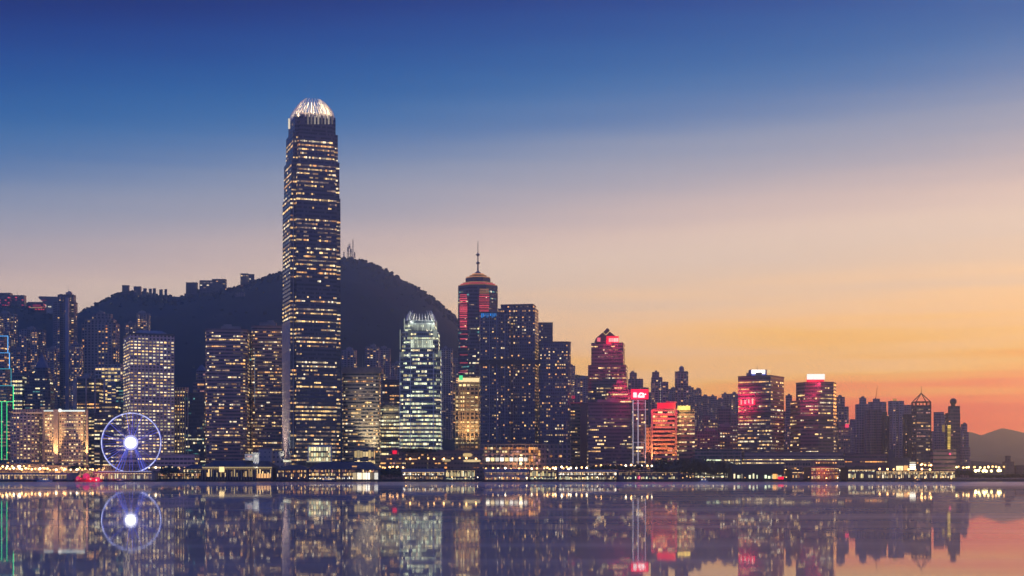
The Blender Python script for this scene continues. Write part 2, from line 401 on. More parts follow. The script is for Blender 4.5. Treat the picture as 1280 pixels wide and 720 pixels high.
def glow(px, py, Y, col, power, rad=1.0, aim=(0, 1, 0), size=158):  # spot without fixture: uplights, plus unseen ones added for sign and lamp glow
    l = bpy.data.lights.new('floodlight', 'SPOT'); l.energy = power; l.color = col; l.shadow_soft_size = rad; l.spot_size = R(size); l.spot_blend = .5
    o = bpy.data.objects.new('floodlight', l); COL.objects.link(o); o.location = (PX(px, Y), Y, PZ(py, Y)); o.rotation_euler = Vector(aim).to_track_quat('-Z', 'Y').to_euler(); return o
#%%STRUCTURE
# ================================================================== the setting
def water():
    m, t, b = newmat('harbour_water'); nn = t.nodes; lk = t.links
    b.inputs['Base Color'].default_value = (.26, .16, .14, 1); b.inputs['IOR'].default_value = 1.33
    tcx = nn.new('ShaderNodeTexCoord')
    def noi(sc, det):
        mp = nn.new('ShaderNodeMapping'); mp.inputs['Scale'].default_value = (*sc, 1); lk.new(tcx.outputs['Object'], mp.inputs[0])
        n = nn.new('ShaderNodeTexNoise'); n.inputs['Scale'].default_value = 1; n.inputs['Detail'].default_value = det; lk.new(mp.outputs[0], n.inputs[0]); return n.outputs[0]
    def bump(h, d, nrm=None):
        p = nn.new('ShaderNodeBump'); p.inputs['Strength'].default_value = 1; p.inputs['Distance'].default_value = d; lk.new(h, p.inputs['Height'])
        if nrm: lk.new(nrm, p.inputs['Normal'])
        return p.outputs[0]
    nrm = bump(noi((.25, .9), 3), .0010, bump(noi((.05, .11), 3), .0045)); lk.new(nrm, b.inputs['Normal'])
    def mr(v, a, c, d, e):
        k = nn.new('ShaderNodeMapRange'); k.interpolation_type = 'SMOOTHSTEP'; lk.new(v, k.inputs[0])
        for q_, x in zip(('From Min', 'From Max', 'To Min', 'To Max'), (a, c, d, e)): k.inputs[q_].default_value = x
        return k.outputs[0]
    def mm(op, a, c):
        k = nn.new('ShaderNodeMath'); k.operation = op
        for i, v in enumerate((a, c)):
            if hasattr(v, 'links'): lk.new(v, k.inputs[i])
            else: k.inputs[i].default_value = v
        return k.outputs[0]
    sp = nn.new('ShaderNodeSeparateXYZ'); lk.new(tcx.outputs['Object'], sp.inputs[0])
    wind = mr(mm('ADD', sp.outputs[1], mm('MULTIPLY', noi((.004, .02), 4), 500)), 950, 1350, 0, 1)     # a wind-ruffled lane off the far shore
    patch = mr(noi((.006, .03), 5), .45, .7, 0, 1)                                                     # and cat's-paws nearer by
    b.inputs['Roughness'].default_value = .02
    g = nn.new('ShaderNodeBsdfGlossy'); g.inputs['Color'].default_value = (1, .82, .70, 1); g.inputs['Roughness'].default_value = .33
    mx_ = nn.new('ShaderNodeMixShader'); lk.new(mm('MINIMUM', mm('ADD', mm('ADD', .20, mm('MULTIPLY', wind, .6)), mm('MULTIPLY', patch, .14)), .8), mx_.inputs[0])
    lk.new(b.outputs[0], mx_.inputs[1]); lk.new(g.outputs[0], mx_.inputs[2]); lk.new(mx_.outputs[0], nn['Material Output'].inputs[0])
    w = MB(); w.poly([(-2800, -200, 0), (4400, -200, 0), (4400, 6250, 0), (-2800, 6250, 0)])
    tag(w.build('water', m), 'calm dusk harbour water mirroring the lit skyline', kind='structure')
water()
q = MB(); q.box(-2780, 1600, 1404, 2300, -3, 2.4)
tag(q.build('quay', mat('seawall', (.09, .085, .09), .85, scale=.05)), 'dark stone seawall and waterfront ground', kind='structure')
HILL = mat('hill_woods', (.02, .03, .02), .95, var=.3, scale=.012)
def grid(name, xs, ys, h, m, label):
    v = [(x, y, h(x, y)) for y in ys for x in xs]; n = len(xs)
    f = [(j * n + i, j * n + i + 1, (j + 1) * n + i + 1, (j + 1) * n + i) for j in range(len(ys) - 1) for i in range(n - 1)]
    me = bpy.data.meshes.new(name); me.from_pydata(v, [], f); me.materials.append(m)
    for p in me.polygons: p.use_smooth = True
    o = bpy.data.objects.new(name, me); COL.objects.link(o); return tag(o, label, kind='structure')
grid('hills', [-1700 + 22 * i for i in range(140)], [1770 + 26 * i for i in range(88)], terrain, HILL, 'dark wooded peak rising behind the city towers')
FAR = [(1000, 560), (1100, 548), (1160, 541), (1195, 539), (1209, 537), (1217, 540), (1224, 543.5), (1232, 541), (1241, 537), (1250, 533.3), (1257, 533.6), (1268, 537), (1280, 539.5), (1300, 545), (1340, 552), (1400, 548), (1500, 556), (1700, 585), (2000, 592)]
def farh(x, y):
    px = 640 + F * x / 5400; top = max(0, PZ(interp(FAR, px), 5400)); t = abs(y - 5400) / 700; s = max(0, 1 - t) ** .9
    return max(-2.5, -2 + top * s + noise.fractal(Vector((x * .002, y * .002, 3)), 1, 2, 4) * 14 * min(1, s * 2) * (1 - max(0, 1 - abs(y - 5400) / 200)))
grid('distant_hills', [1000 + 40 * i for i in range(84)], [4700 + 38 * i for i in range(40)], farh, HILL, 'faded hill ridge far across the western water')
NEAR = [(1190, 592), (1205, 588), (1213, 582), (1222, 574), (1232, 569), (1242, 567.4), (1250, 569), (1259, 575), (1270, 584), (1285, 590), (1300, 594)]
def nearh(x, y):
    px = 640 + F * x / 4100; top = max(0, PZ(interp(NEAR, px), 4100)); t = abs(y - 4100) / 450; s = max(0, 1 - t * t)
    return -2 + top * s
grid('island_hill', [1200 + 13 * i for i in range(40)], [3640 + 36 * i for i in range(26)], nearh, HILL, 'small rounded island hill fading in the western haze')
# woods along the ridge: a mass of crowns nobody could count
def woods():
    r = random.Random(3); b = MB()
    spots = []
    for _ in range(2600):
        px = r.uniform(-60, 780); y = YR + r.gauss(-20, 45) if r.random() < .85 else r.uniform(2150, 2780); spots.append((PX(px, y), y))
    for x, y in spots:
        rad = r.choice((1.6, 2, 2.5, 3, 3.6)) * r.uniform(.8, 1.2); z = terrain(x, y) + rad * .25; b0 = len(b.v); b.ball((x, y, z), rad, 6, sz=r.uniform(.7, 1.15))
        for i in range(b0, len(b.v)):
            p = b.v[i]; b.v[i] = (p[0] + r.uniform(-1, 1) * rad * .3, p[1] + r.uniform(-1, 1) * rad * .3, p[2] + r.uniform(-1, 1) * rad * .3)
    o = b.build('woodland', HILL); tag(o, 'dark woods covering the ridge of the peak', kind='stuff')
woods()
HAZE = True
if HAZE:
    hz = MB(); hz.box(-2850, 4450, -250, 6300, -4, 492)
    hm = bpy.data.materials.new('haze'); hm.use_nodes = True; tt = hm.node_tree; tt.nodes.clear()
    pv = tt.nodes.new('ShaderNodeVolumePrincipled'); pv.inputs['Color'].default_value = (.58, .79, 1, 1); pv.inputs['Density'].default_value = 1.8e-4; pv.inputs['Anisotropy'].default_value = 0.8
    oo = tt.nodes.new('ShaderNodeOutputMaterial'); tt.links.new(pv.outputs[0], oo.inputs['Volume'])
    ho = hz.build('haze', hm); tag(ho, 'thin evening haze over the harbour', kind='stuff')
#%%TOWERS
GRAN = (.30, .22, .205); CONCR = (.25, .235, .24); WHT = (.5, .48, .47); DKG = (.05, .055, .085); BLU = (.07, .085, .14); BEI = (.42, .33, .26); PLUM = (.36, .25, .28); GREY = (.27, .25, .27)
B = building
# ------------------------------------------------ mid-level apartment towers on the slopes, left
AP = dict(fp='cross', aspect=.9, fh=3.1, bw=3.4, ww=.62, wh=.6, run=1, pal='res', merge=False, cols=(.1, .3, .8, 1.2, 1.6), plant=True)
B('apartment_tower', 'slender apartment tower with gold windows behind the blue neon-edged tower', 'apartment tower', [(-8, 22, 392)], 2050, lit=.42, wall=CONCR, antenna=9, **AP)
B('apartment_tower', 'flat-topped apartment tower above the dark spire-roofed tower, windows lit in columns', 'apartment tower', [(24, 58, 412)], 1980, lit=.34, wall=CONCR, **AP)
r, i_, _ = B('apartment_tower', 'tallest dark apartment tower just right of the flaring observation building', 'apartment tower', [(66, 97, 376), (72, 95, 368)], 1950, lit=.30, wall=(.17, .17, .2), antenna=16, **AP)
b = MB(); b.pbox(81.5, 85.5, 372, 520, 1946, 3); b.build('wall_strip', mat('strip_blue', (.3, .32, .38), .6), r)
B('apartment_tower', 'broad stepped apartment tower with two columns of large amber windows', 'apartment tower', [(102, 150, 403), (106, 146, 398), (115, 141, 392)], 2000, fp='notch', aspect=.6, fh=4.1, bw=5.2, ww=.5, wh=.62, run=1, pal='bigamber', merge=False, cols=(0, .15, 1, 1.2), lit=.42, wall=CONCR, antenna=14)
B('apartment_tower', 'small hillside apartment tower left of the round-windowed office block, top floors lit', 'apartment tower', [(156, 170, 404)], 2200, lit=.5, wall=CONCR, **AP)
B('apartment_tower', 'taller of the two small hillside towers above the round-windowed office block', 'apartment tower', [(170, 188, 392)], 2220, lit=.45, wall=CONCR, **AP)
for x0, x1, yt, Y, lab, l in ((16, 30, 437, 1890, 'narrow dim apartment tower between the neon-edged tower and the spire-roofed tower', .3), (58, 72, 436, 1900, 'dim apartment tower directly behind the spire-roofed tower', .3),
                           (88, 104, 430, 1900, 'speckled apartment tower below the broad amber-windowed stepped tower', .4), (104, 122, 470, 1850, 'low dark apartment block under the amber-windowed stepped tower', .25),
                           (-14, 6, 430, 1880, 'apartment tower cut off by the picture edge behind the neon tower', .3)):
    B('apartment_tower', lab, 'apartment tower', [(x0, x1, yt)], Y, lit=l, wall=GREY, **AP)
# ------------------------------------------------ left waterfront district
b1, inf, _ = B('office_tower', 'stepped tower outlined in blue, teal and green neon tubes at the far left', 'office tower', [(-24, 17, 482), (-20, 14, 461), (-17, 12, 441), (-13, 10, 420)], 1560, aspect=.8, wall=(.12, .12, .16), fh=3.8, bw=3, ww=.8, wh=.5, lit=.4, run=3, pal='dusk', plant=False)
NB = emat('neon_blue', (.12, .45, 1), 1.5, sample=True); NT = emat('neon_teal', (.1, .7, .85), .8, sample=True); NG = emat('neon_green', (.06, .95, .30), 1.5, sample=True)
Yn = 1552
for x, y0, y1, m in ((9.7, 420, 441, NB), (11.7, 441, 461, NB), (13.8, 461, 483, NT), (16.6, 482, 575, NG), (8.5, 502, 575, NG), (2, 502, 575, NG), (-5, 502, 575, NG)): lightbar(b1, 'neon_tube', x - .45, x + .45, y0, y1, Yn, m)
for x0, x1, y, m in ((-13, 10, 420, NB), (-17, 12, 441, NB), (-20, 14, 461, NT), (-24, 17, 482, NT), (-4, 17, 502, NG)): lightbar(b1, 'neon_tube', x0, x1, y - .4, y + .4, Yn - .5, m)
B('office_tower', 'office block with bright yellow strip windows beside the green neon tower', 'office tower', [(13, 33, 467)], 1640, wall=(.2, .19, .17), fh=4.6, bw=3, lit=.75, run=5, pal='yel', plant=False)
r, i_, Yc = B('office_tower', 'dark stepped tower with a pyramid roof and spire above the wide hotel', 'office tower', [(28, 69, 480), (34, 66, 466), (42, 63, 459)], 1640, aspect=.8, wall=(.09, .09, .12), fh=3.8, bw=3, ww=.75, wh=.5, lit=.32, run=2, pal='cool', fp='cham', roof=False, floorvar=True)
P, _, zt, s, cx = i_[-1]
b = MB(); q1 = [((p[0] - cx) * .92 + cx, (p[1] - Yc) * .92 + Yc) for p in P]; q2 = [((p[0] - cx) * .36 + cx, (p[1] - Yc) * .36 + Yc) for p in P]; q3 = [((p[0] - cx) * .06 + cx, (p[1] - Yc) * .06 + Yc) for p in P]
b.prism(q1, zt, PZ(448, 1640), pl2=q2); b.prism(q2, PZ(448, 1640), PZ(440, 1640), pl2=q3); b.tube((cx, Yc, PZ(441, 1640)), (cx, Yc, PZ(433, 1640)), .5, .15, 6)
b.build('pyramid_roof', mat('slate', (.14, .15, .19), .5), r)
r, i_, _ = B('hotel', 'beige bow-fronted hotel slab with a lit scalloped crown, left of the white-topped hotel', 'hotel', [(13, 53, 517)], 1540, fp='bow', aspect=.5, wall=BEI, fh=3.4, bw=3.0, ww=.5, wh=.5, lit=.45, run=1, pal='gold', merge=False, plant=False)
b = MB()
for k in range(13): x = 16 + k * 2.9; b.pbox(x, x + 2.1, 511.5, 516.5, 1542, 8)
b.build('crown', mat('crown_stone', (.5, .38, .3), .6), r); lightbar(r, 'crown_light', 16, 53, 515.6, 516.8, 1541, emat('crown_glow', (1, .55, .35), .7))
r, i_, _ = B('hotel', 'wide beige hotel with white roof lights and tall uplit pilasters beside the ferris wheel', 'hotel', [(53, 110, 516)], 1530, aspect=.4, wall=BEI, fh=3.5, bw=2.6, ww=.62, wh=.55, lit=.5, run=1, pal='gold', merge=False, plant=False)
STB = mat('beige_stone', BEI, .7)
for x0, x1 in ((66.5, 72.5), (107.2, 109.8), (53.2, 54.4)):
    b = MB(); b.pbox(x0, x1, 512, 580, 1527, 2.6); b.build('pilaster', STB, r)
RL = emat('roof_light_white', (.9, 1, .95), 1.1)
for x0, x1 in ((53.5, 67), (73, 106)):
    b = MB(); b.pbox(x0, x1, 512.3, 515, 1528, 3); b.build('roof_canopy', STB, r); lightbar(r, 'roof_light', x0, x1, 512.6, 514.4, 1527.6, RL)
b = MB(); b.ball((PX(75, 1526), 1526, PZ(513, 1526)), 2.0, 10); b.build('lamp_globe', emat('globe', (1, 1, .9), 2.0), r)
for x in (69.5, 108.5): flood(x, 582, 1518, x, 545, 1529, (1, .55, .22), 3.2e5, 34)
r, i_, _ = B('office_tower', 'office tower with pale vertical piers and gold strip windows behind the white-topped hotel', 'office tower', [(91, 131, 474)], 1640, wall=(.10, .09, .10), aspect=.7, fh=4, bw=3.2, ww=.9, wh=.5, lit=lambda v: .62, run=4, pal='gold')
for x0, x1 in ((91, 95.6), (106.6, 108), (117.8, 119.2), (129, 131)):
    b = MB(); b.pbox(x0, x1, 473, 575, 1637, 2.5); b.build('pier', mat('pale_pier', (.45, .36, .34), .7), r)
r, i_, _ = B('office_block', 'white grid-framed block with blazing gold floors, standing above the piered tower', 'office block', [(119, 155, 456)], 1760, aspect=.5, wall=(.55, .48, .45), fh=4.6, bw=4.2, ww=.8, wh=.72, lit=.85, run=2, pal='gold', merge=False, base=PZ(505, 1760), plant=False)
B('office_block', 'narrow block with ladder windows under the gold grid-framed block', 'office block', [(134, 148, 480)], 1755, wall=(.35, .28, .26), fh=4, bw=5, ww=.8, wh=.5, lit=.5, run=1, pal='gold', merge=False, plant=False)
B('office_block', 'slim glass block with teal lights left of the round-windowed office tower', 'office block', [(145, 157, 478)], 1650, wall=(.04, .09, .10), fh=4, bw=3, lit=.55, run=2, pal='cool')
B('office_block', 'dark box-topped block with bright rows of windows behind the ferris wheel', 'office block', [(118, 157, 516), (127, 150, 505)], 1570, aspect=.5, wall=(.07, .065, .09), fh=4.2, bw=3, ww=.8, wh=.5, lit=.55, run=3, pal='jard', plant=False)
# round-windowed tower
JY = 1560
r, i_, Yc = B('office_tower', 'pale square office tower with a grid of round lit windows behind the ferris wheel', 'office tower', [(154, 218, 418)], JY, aspect=1.0, yaw=24, wall=(.42, .35, .35), glass=(.03, .03, .04), fh=3.48, bw=4.2, ww=.62, wh=.6, round_=True, lit=lambda v: .9 if (int(v * 42) % 9) not in (4, 5) else .35, run=2, pal='jard', merge=False, plant=False, roof=False, floorvar=False)
P, _, zt, s, cx = i_[-1]
b = MB(); b.prism([((p[0] - cx) * 1.02 + cx, (p[1] - Yc) * 1.02 + Yc) for p in P], zt - .3, zt + 1.6); b.build('roof_cap', DARK, r)
b = MB(); b.prism([((p[0] - cx) * .8 + cx, (p[1] - Yc) * .8 + Yc) for p in P], zt + 1.5, zt + 6, pl2=[((p[0] - cx) * .5 + cx, (p[1] - Yc) * .5 + Yc) for p in P]); b.build('plant_room', CONC, r)
r, i_, _ = B('office_tower', 'white-piered office block in the shadow of the round-windowed tower', 'office tower', [(217, 235, 485)], 1600, wall=(.3, .26, .22), fh=4, bw=3.4, ww=.7, wh=.55, lit=.7, run=2, pal='gold', plant=False)
for k in range(6):
    b = MB(); x = 217.3 + k * 3.4; b.pbox(x, x + .9, 484, 575, 1597.5, 2); b.build('pier', mat('white_pier', (.6, .52, .48), .6), r)
B('office_tower', 'dark glass office block with scattered teal and yellow lights left of the twin rounded towers', 'office tower', [(230, 259, 492)], 1600, aspect=.7, wall=(.035, .05, .08), fh=4.2, bw=2, lit=.33, run=3, pal='cool', plant=False)
r, i_, Yc = B('office_tower', 'small tower with a pyramid cap peeking over the dark glass block', 'office tower', [(241, 262, 478), (245, 259, 463)], 1720, wall=(.2, .17, .2), fh=4, bw=3, lit=.25, run=1, pal='dusk', roof=False)
P, _, zt, s, cx = i_[-1]; b = MB(); b.prism(P, zt, PZ(455, 1720), pl2=[((p[0] - cx) * .15 + cx, (p[1] - Yc) * .15 + Yc) for p in P]); b.build('pyramid_roof', mat('slate', (.14, .15, .19), .5), r)
EX = dict(fp='round', wall=(.26, .17, .165), glass=(.025, .025, .04), fh=3.75, bw=2.0, ww=.9, wh=.5, run=4, pal='off')
B('office_tower', 'left tower of the rose granite pair with rounded corners and strip windows', 'office tower', [(257, 312, 412)], 1540, aspect=.9, yaw=6, lit=lambda v: .42, antenna=0, **EX)
B('office_tower', 'right tower of the rose granite pair, partly behind the tallest skyscraper', 'office tower', [(314, 368, 408)], 1570, aspect=.9, yaw=6, lit=lambda v: .42, **EX)
r, _, _ = B('office_tower', 'dark recessed lift core joining the two rose granite towers', 'office tower', [(309, 319, 417)], 1580, wall=(.05, .05, .07), fh=3.75, bw=3, lit=.06, run=1, pal='cool', plant=False)
lightbar(r, 'light_strip', 318.2, 318.6, 440, 505, 1568, emat('strip_cool', (.5, .7, 1), .25))
B('office_block', 'long low beige post office block to the right of the ferris wheel', 'office block', [(148, 249, 569)], 1500, aspect=.25, wall=(.42, .33, .31), fh=4.6, bw=4, ww=.85, wh=.45, lit=.65, run=5, pal='gold', plant=False)
B('office_block', 'plain beige windowless block behind the clock tower of the ferry pier', 'office block', [(323, 341, 562)], 1480, aspect=.5, wall=(.45, .36, .30), fh=5, bw=5, ww=.3, wh=.2, lit=.0, plant=False)
B('office_block', 'low pale block with one amber window beside the foot of the tallest skyscraper', 'office block', [(340, 356, 565)], 1490, aspect=.5, wall=(.42, .36, .34), fh=5, bw=5, ww=.4, wh=.4, lit=.35, run=1, pal='bigamber', plant=False)
# ------------------------------------------------ the tallest tower
IY = 1500
def ifc_lit(v):
    if v > .93: return .02
    if .715 < v < .735 or .49 < v < .545 or .325 < v < .35: return .06
    if .545 < v < .70: return .55
    if .35 < v < .49: return .85
    if v < .16: return .55
    return .62
r, inf, Yc = B('skyscraper', 'tallest skyscraper on the skyline, tapering to a glowing claw-like crown', 'skyscraper', [(353.3, 425.6, 244), (355, 424.3, 198), (357.6, 422.3, 163), (360.5, 419.5, 141)], IY, fp='notch', aspect=1, yaw=20, wall=(.045, .055, .095), glass=(.015, .022, .05), fh=4.35, bw=1.9, ww=.86, wh=.5,
        lit=ifc_lit, run=4, pal='off', roof=False, grough=.1, floorvar=True)
P, _, zt, s, cx = inf[-1]
FIN = mat('crown_white', (.8, .78, .72), .45)
nfin = 40
per = []
sq = [rot(p, R(20)) for p in fp_round(1, .22, 5)]
def along(poly, t):
    ls = [math.dist(poly[i], poly[(i + 1) % len(poly)]) for i in range(len(poly))]; d = t * sum(ls)
    for i, l in enumerate(ls):
        if d <= l: a, c = poly[i], poly[(i + 1) % len(poly)]; return (a[0] + (c[0] - a[0]) * d / l, a[1] + (c[1] - a[1]) * d / l)
        d -= l
    return poly[0]
H0 = PZ(144, IY); H1 = PZ(116, IY)
for k in range(nfin):
    ux, uy = along(sq, k / nfin); b = MB(); pv = None
    tipv = 1.0 - .12 * (k % 2)
    for j in range(7):
        t = j / 6 * tipv; rr = s * (.985 - .62 * t ** 2.2) ; z = H0 + (H1 - H0) * t
        c = (cx + ux * rr, Yc + uy * rr, z)
        if pv: b.tube(pv, c, .80 - .05 * j, .78 - .05 * j, 5)
        pv = c
    b.build('crown_fin', FIN, r)
b = MB(); b.prism([(cx + p[0] * s * .84, Yc + p[1] * s * .84) for p in sq], zt, zt + 3.2, pl2=[(cx + p[0] * s * .80, Yc + p[1] * s * .80) for p in sq])
b.build('crown_drum', mat('crown_wall', (.6, .56, .48), .6), r)
for k in range(6):
    a = R(60 * k + 20); o = glow(0, 0, 1, (1, .74, .40), 1.5e4, .5, aim=(math.cos(a) * .35, math.sin(a) * .35, 1), size=165); o.location = (cx + s * .24 * math.cos(a), Yc + s * .24 * math.sin(a), zt + 4)
for a in (-.5, -.25, 0, .25, .5): o = glow(0, 0, 1, (1, .74, .40), 8e3, .5, aim=(0, .55, 1), size=120); o.location = (cx + s * a, Yc - s * (.72 - .3 * abs(a)), zt - 3)
# lit white corner screens below the crown and mid-tower mechanical floors
LB = emat('tower_white', (1, .85, .6), .8, .6, 1.1)
for x0, x1, y0, y1 in ((360.2, 362.6, 148, 161),): lightbar(r, 'corner_light', x0, x1, y0, y1, IY - 1, LB)
b = MB()
for k in range(8): b.pbox(384 + k * 4.3, 386 + k * 4.3, 144 + .5 * (k % 3), 155, IY - 2 + k * .5, 1)
b.build('light_screen', emat('screen_dim', (1, .86, .62), .35, .3, 1.2), r)
for px in (366.2, 383, 403.5):    # slim mullion ribs up the shaft
    b = MB(); b.pbox(px, px + .8, 245, 575, IY + (px - 366) * .20 + 1, .7); b.build('mullion', mat('mullion', (.3, .3, .34), .4, .5), r)
P0 = inf[0][0]; E0 = lambda i: (P0[i], P0[(i + 1) % len(P0)])
k0 = min((i for i in range(len(P0)) if math.dist(*E0(i)) > 20), key=lambda i: (E0(i)[1][1] - E0(i)[0][1]) / math.dist(*E0(i)))
pa, pb_ = P0[k0], P0[(k0 + 1) % len(P0)]; ln_ = math.dist(pa, pb_); nx_, ny_ = (pb_[1] - pa[1]) / ln_, -(pb_[0] - pa[0]) / ln_
for k in range(11):     # pale fins added to catch the floodlight, ending where the lit part ends
    t_ = (k + .5) / 11; qx, qy = pa[0] + (pb_[0] - pa[0]) * t_, pa[1] + (pb_[1] - pa[1]) * t_; b = MB(); dx_, dy_ = (pb_[0] - pa[0]) / ln_ * .95, (pb_[1] - pa[1]) / ln_ * .95
    b.prism([(qx - dx_, qy - dy_), (qx - dx_ + nx_ * .9, qy - dy_ + ny_ * .9), (qx + dx_ + nx_ * .9, qy + dy_ + ny_ * .9), (qx + dx_, qy + dy_)][::-1], 3.1, PZ(400, IY)); b.build('fin', mat('pale_fin', (.5, .46, .44), .6), r)
for d_, pw_ in ((14, 2.5e4), (26, 1.1e5), (40, 3e5)):
    mxp, myp = (pa[0] + pb_[0]) / 2, (pa[1] + pb_[1]) / 2; o = glow(0, 0, 1, (1, .70, .54), pw_, 1, aim=(-nx_ * .22, -ny_ * .22, 1), size=50); o.location = (mxp + nx_ * d_ * .6, myp + ny_ * d_ * .6, 6)
flood(357, 585, 1475, 358, 545, 1512, (.95, 1, .75), 5e4, 40, .9)
r2 = r
for j, y in enumerate((559, 566, 572)):
    for k in range(9):
        b = MB(); b.pbox(386 + k * 3.1, 388.4 + k * 3.1, y, y + 4.6, 1489, .4); b.build('lobby_window', EM[('green', 'yel', 'white')[(j + k) % 3]], r)
b = MB(); b.pbox(384.5, 414.5, 557, 558.3, 1486, 3); b.pbox(384.5, 385.6, 558, 578, 1486, 3); b.pbox(413.5, 414.6, 558, 578, 1486, 3); b.build('lobby_frame', WHITE, r)
lightbar(r, 'lobby_light', 354, 364, 575, 577.5, 1485, EM['yel']); lightbar(r, 'lobby_light', 383, 414, 576.2, 577.6, 1485.5, EM['yel'])
# ------------------------------------------------ between the two crowned towers
AP2 = dict(AP); AP2.update(fh=3.2)
for x0, x1, yt, Y, lab, l in ((427, 446, 438, 2150, 'faint apartment tower just right of the tallest skyscraper, above the beige office slab', .3), (456, 474, 434, 2200, 'unlit-looking apartment tower against the hill, left of the second crowned tower', .1),
                              (474, 488, 436, 2100, 'apartment tower with a column of gold windows left of the second crowned tower', .3), (488, 503, 455, 2050, 'low apartment tower tucked against the left edge of the second crowned tower', .3),
                              (552, 566, 436, 2100, 'apartment tower hard against the right edge of the second crowned tower', .28), (560, 576, 452, 2150, 'dim apartment tower between the second crowned tower and the red-lit tower', .25)):
    B('apartment_tower', lab, 'apartment tower', [(x0, x1, yt)], Y, lit=l, wall=GREY, **AP2)
r, i_, _ = B('office_tower', 'beige concave-fronted office slab with louvred strips right of the tallest skyscraper', 'office tower', [(428, 476, 466)], 1560, fp='round', aspect=.6, wall=(.36, .30, .25), fh=3.9, bw=1.9, ww=1.0, wh=.5, lit=lambda v: .42, run=4, pal='off', plant=False, roof=False)
b = MB(); b.pbox(427.6, 476.4, 459, 466.2, 1559, 26); b.build('roof_band', mat('roof_band', (.24, .19, .2), .7), r)
b = MB(); b.tube((PX(453, 1575), 1575, PZ(459, 1575)), (PX(453, 1575), 1575, PZ(443, 1575)), .3, .1, 6); b.build('antenna', STEEL, r)
flood(470, 580, 1528, 468, 530, 1562, (1, .85, .5), 2.5e5, 50)
B('office_block', 'office block with bright yellow floors between the beige slab and the second crowned tower', 'office block', [(474, 502, 508)], 1600, aspect=.6, wall=(.3, .26, .2), fh=4.2, bw=2.8, ww=1, wh=.55, lit=.75, run=5, pal='yel')
B('office_tower', 'dark glass tower rising behind the yellow-floored office block', 'office tower', [(478, 503, 476)], 1680, aspect=.6, wall=DKG, fh=4, bw=3, lit=.3, run=3, pal='off')
# ------------------------------------------------ second crowned tower
Y1 = 1500
def ifc1_lit(v):
    if v < .36: return .96  # nearly all windows lit, standing in for the floodlit base
    if v < .52: return .62
    if v < .66: return .42
    if v < .74: return .28
    return .55
r, inf, Yc = B('skyscraper', 'shorter crowned skyscraper with a brilliant greenish-white floodlit base', 'skyscraper', [(499.3, 552.5, 440), (502.4, 549.6, 414), (506.6, 545.4, 399)], Y1, fp='notch', aspect=1, yaw=0, wall=(.26, .28, .28), glass=(.02, .03, .05), fh=4.3, bw=2.0, ww=.88, wh=.62, lit=ifc1_lit, run=4, pal='green', roof=False, floorvar=False)
P, _, zt, s, cx = inf[-1]
for k in range(34):
    ux, uy = along([tuple(p) for p in fp_round(1, .2, 4)], k / 34); b = MB(); pv = None; tall = 1.15 if min(abs(ux), abs(uy)) > .25 else .8
    for j in range(5):
        t = j / 4 * tall; rr = s * (1.0 - .22 * t ** 1.8); c = (cx + ux * rr, Yc + uy * rr, zt - 1 + 10 * t)
        if pv: b.tube(pv, c, .5 - .05 * j, .45 - .05 * j, 5)
        pv = c
    b.build('crown_fin', FIN, r)
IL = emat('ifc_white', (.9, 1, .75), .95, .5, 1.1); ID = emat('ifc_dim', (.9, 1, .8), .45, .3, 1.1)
for y0, y1, m in ((405.5, 413, ID), (424.5, 434.5, IL)):
    b = MB()
    for k in range(14): b.pbox(513.5 + k * 2, 515 + k * 2, y0, y1, Y1 - .8 + (1 if y0 < 420 else 0) * 3.2, .4)
    b.build('light_screen', m, r)  # floodlit bands drawn as glowing bars
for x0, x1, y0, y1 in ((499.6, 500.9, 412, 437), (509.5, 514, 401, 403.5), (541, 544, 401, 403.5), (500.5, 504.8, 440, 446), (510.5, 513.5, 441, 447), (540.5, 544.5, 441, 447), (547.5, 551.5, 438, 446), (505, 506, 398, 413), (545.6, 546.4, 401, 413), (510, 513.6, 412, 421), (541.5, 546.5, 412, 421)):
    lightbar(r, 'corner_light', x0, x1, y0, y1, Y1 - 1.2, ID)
for px in (499.6, 512.8, 541.5, 551.6):
    b = MB(); b.pbox(px, px + .8, 440, 565, Y1 - 1.6, 1.2); b.build('mullion', mat('mullion_white', (.7, .74, .68), .4, .2), r)
for x in (514, 526, 538): flood(x, 564, 1486, x, 515, 1501, (.9, 1, .7), 5e5, 66)
for x in (514, 540): glow(x, 402, Yc - s * .75, (.92, 1, .8), 9e3, .6)
glow(526, 398, Yc, (1, .9, .7), 1.2e4, 2)
# ------------------------------------------------ gold tower, red-lit tower, twin dark residences
r, inf, _ = B('office_tower', 'gold-lit office tower with a green roof lamp before the red-barred skyscraper', 'office tower', [(569, 600, 484), (572.5, 599, 472)], 1560, aspect=.8, wall=(.34, .25, .16), fh=4.6, bw=5, ww=.72, wh=.6, lit=lambda v: .95 if v > .85 else .72, run=2, pal='gold', merge=False, plant=False)
lightbar(r, 'cornice_light', 572.5, 599, 472.4, 477.3, 1556, EM['gold']); lightbar(r, 'green_lamp', 574, 578.5, 469.3, 475, 1555, emat('lamp_green', (.1, 1, .35), 1.3, sample=True)); lightbar(r, 'red_neon', 573, 585, 465, 465.8, 1559, emat('neon_pink', (1, .2, .35), .8))
for x0 in (572.5, 577.3, 582.3, 587.3, 592.3, 597.2):
    b = MB(); b.pbox(x0, x0 + 1.3, 477, 570, 1556.5, 2.5); b.build('pilaster', mat('gold_stone', (.45, .33, .22), .7), r)
flood(586, 575, 1530, 586, 520, 1560, (1, .6, .24), 2.5e5, 46)
CY = 1640
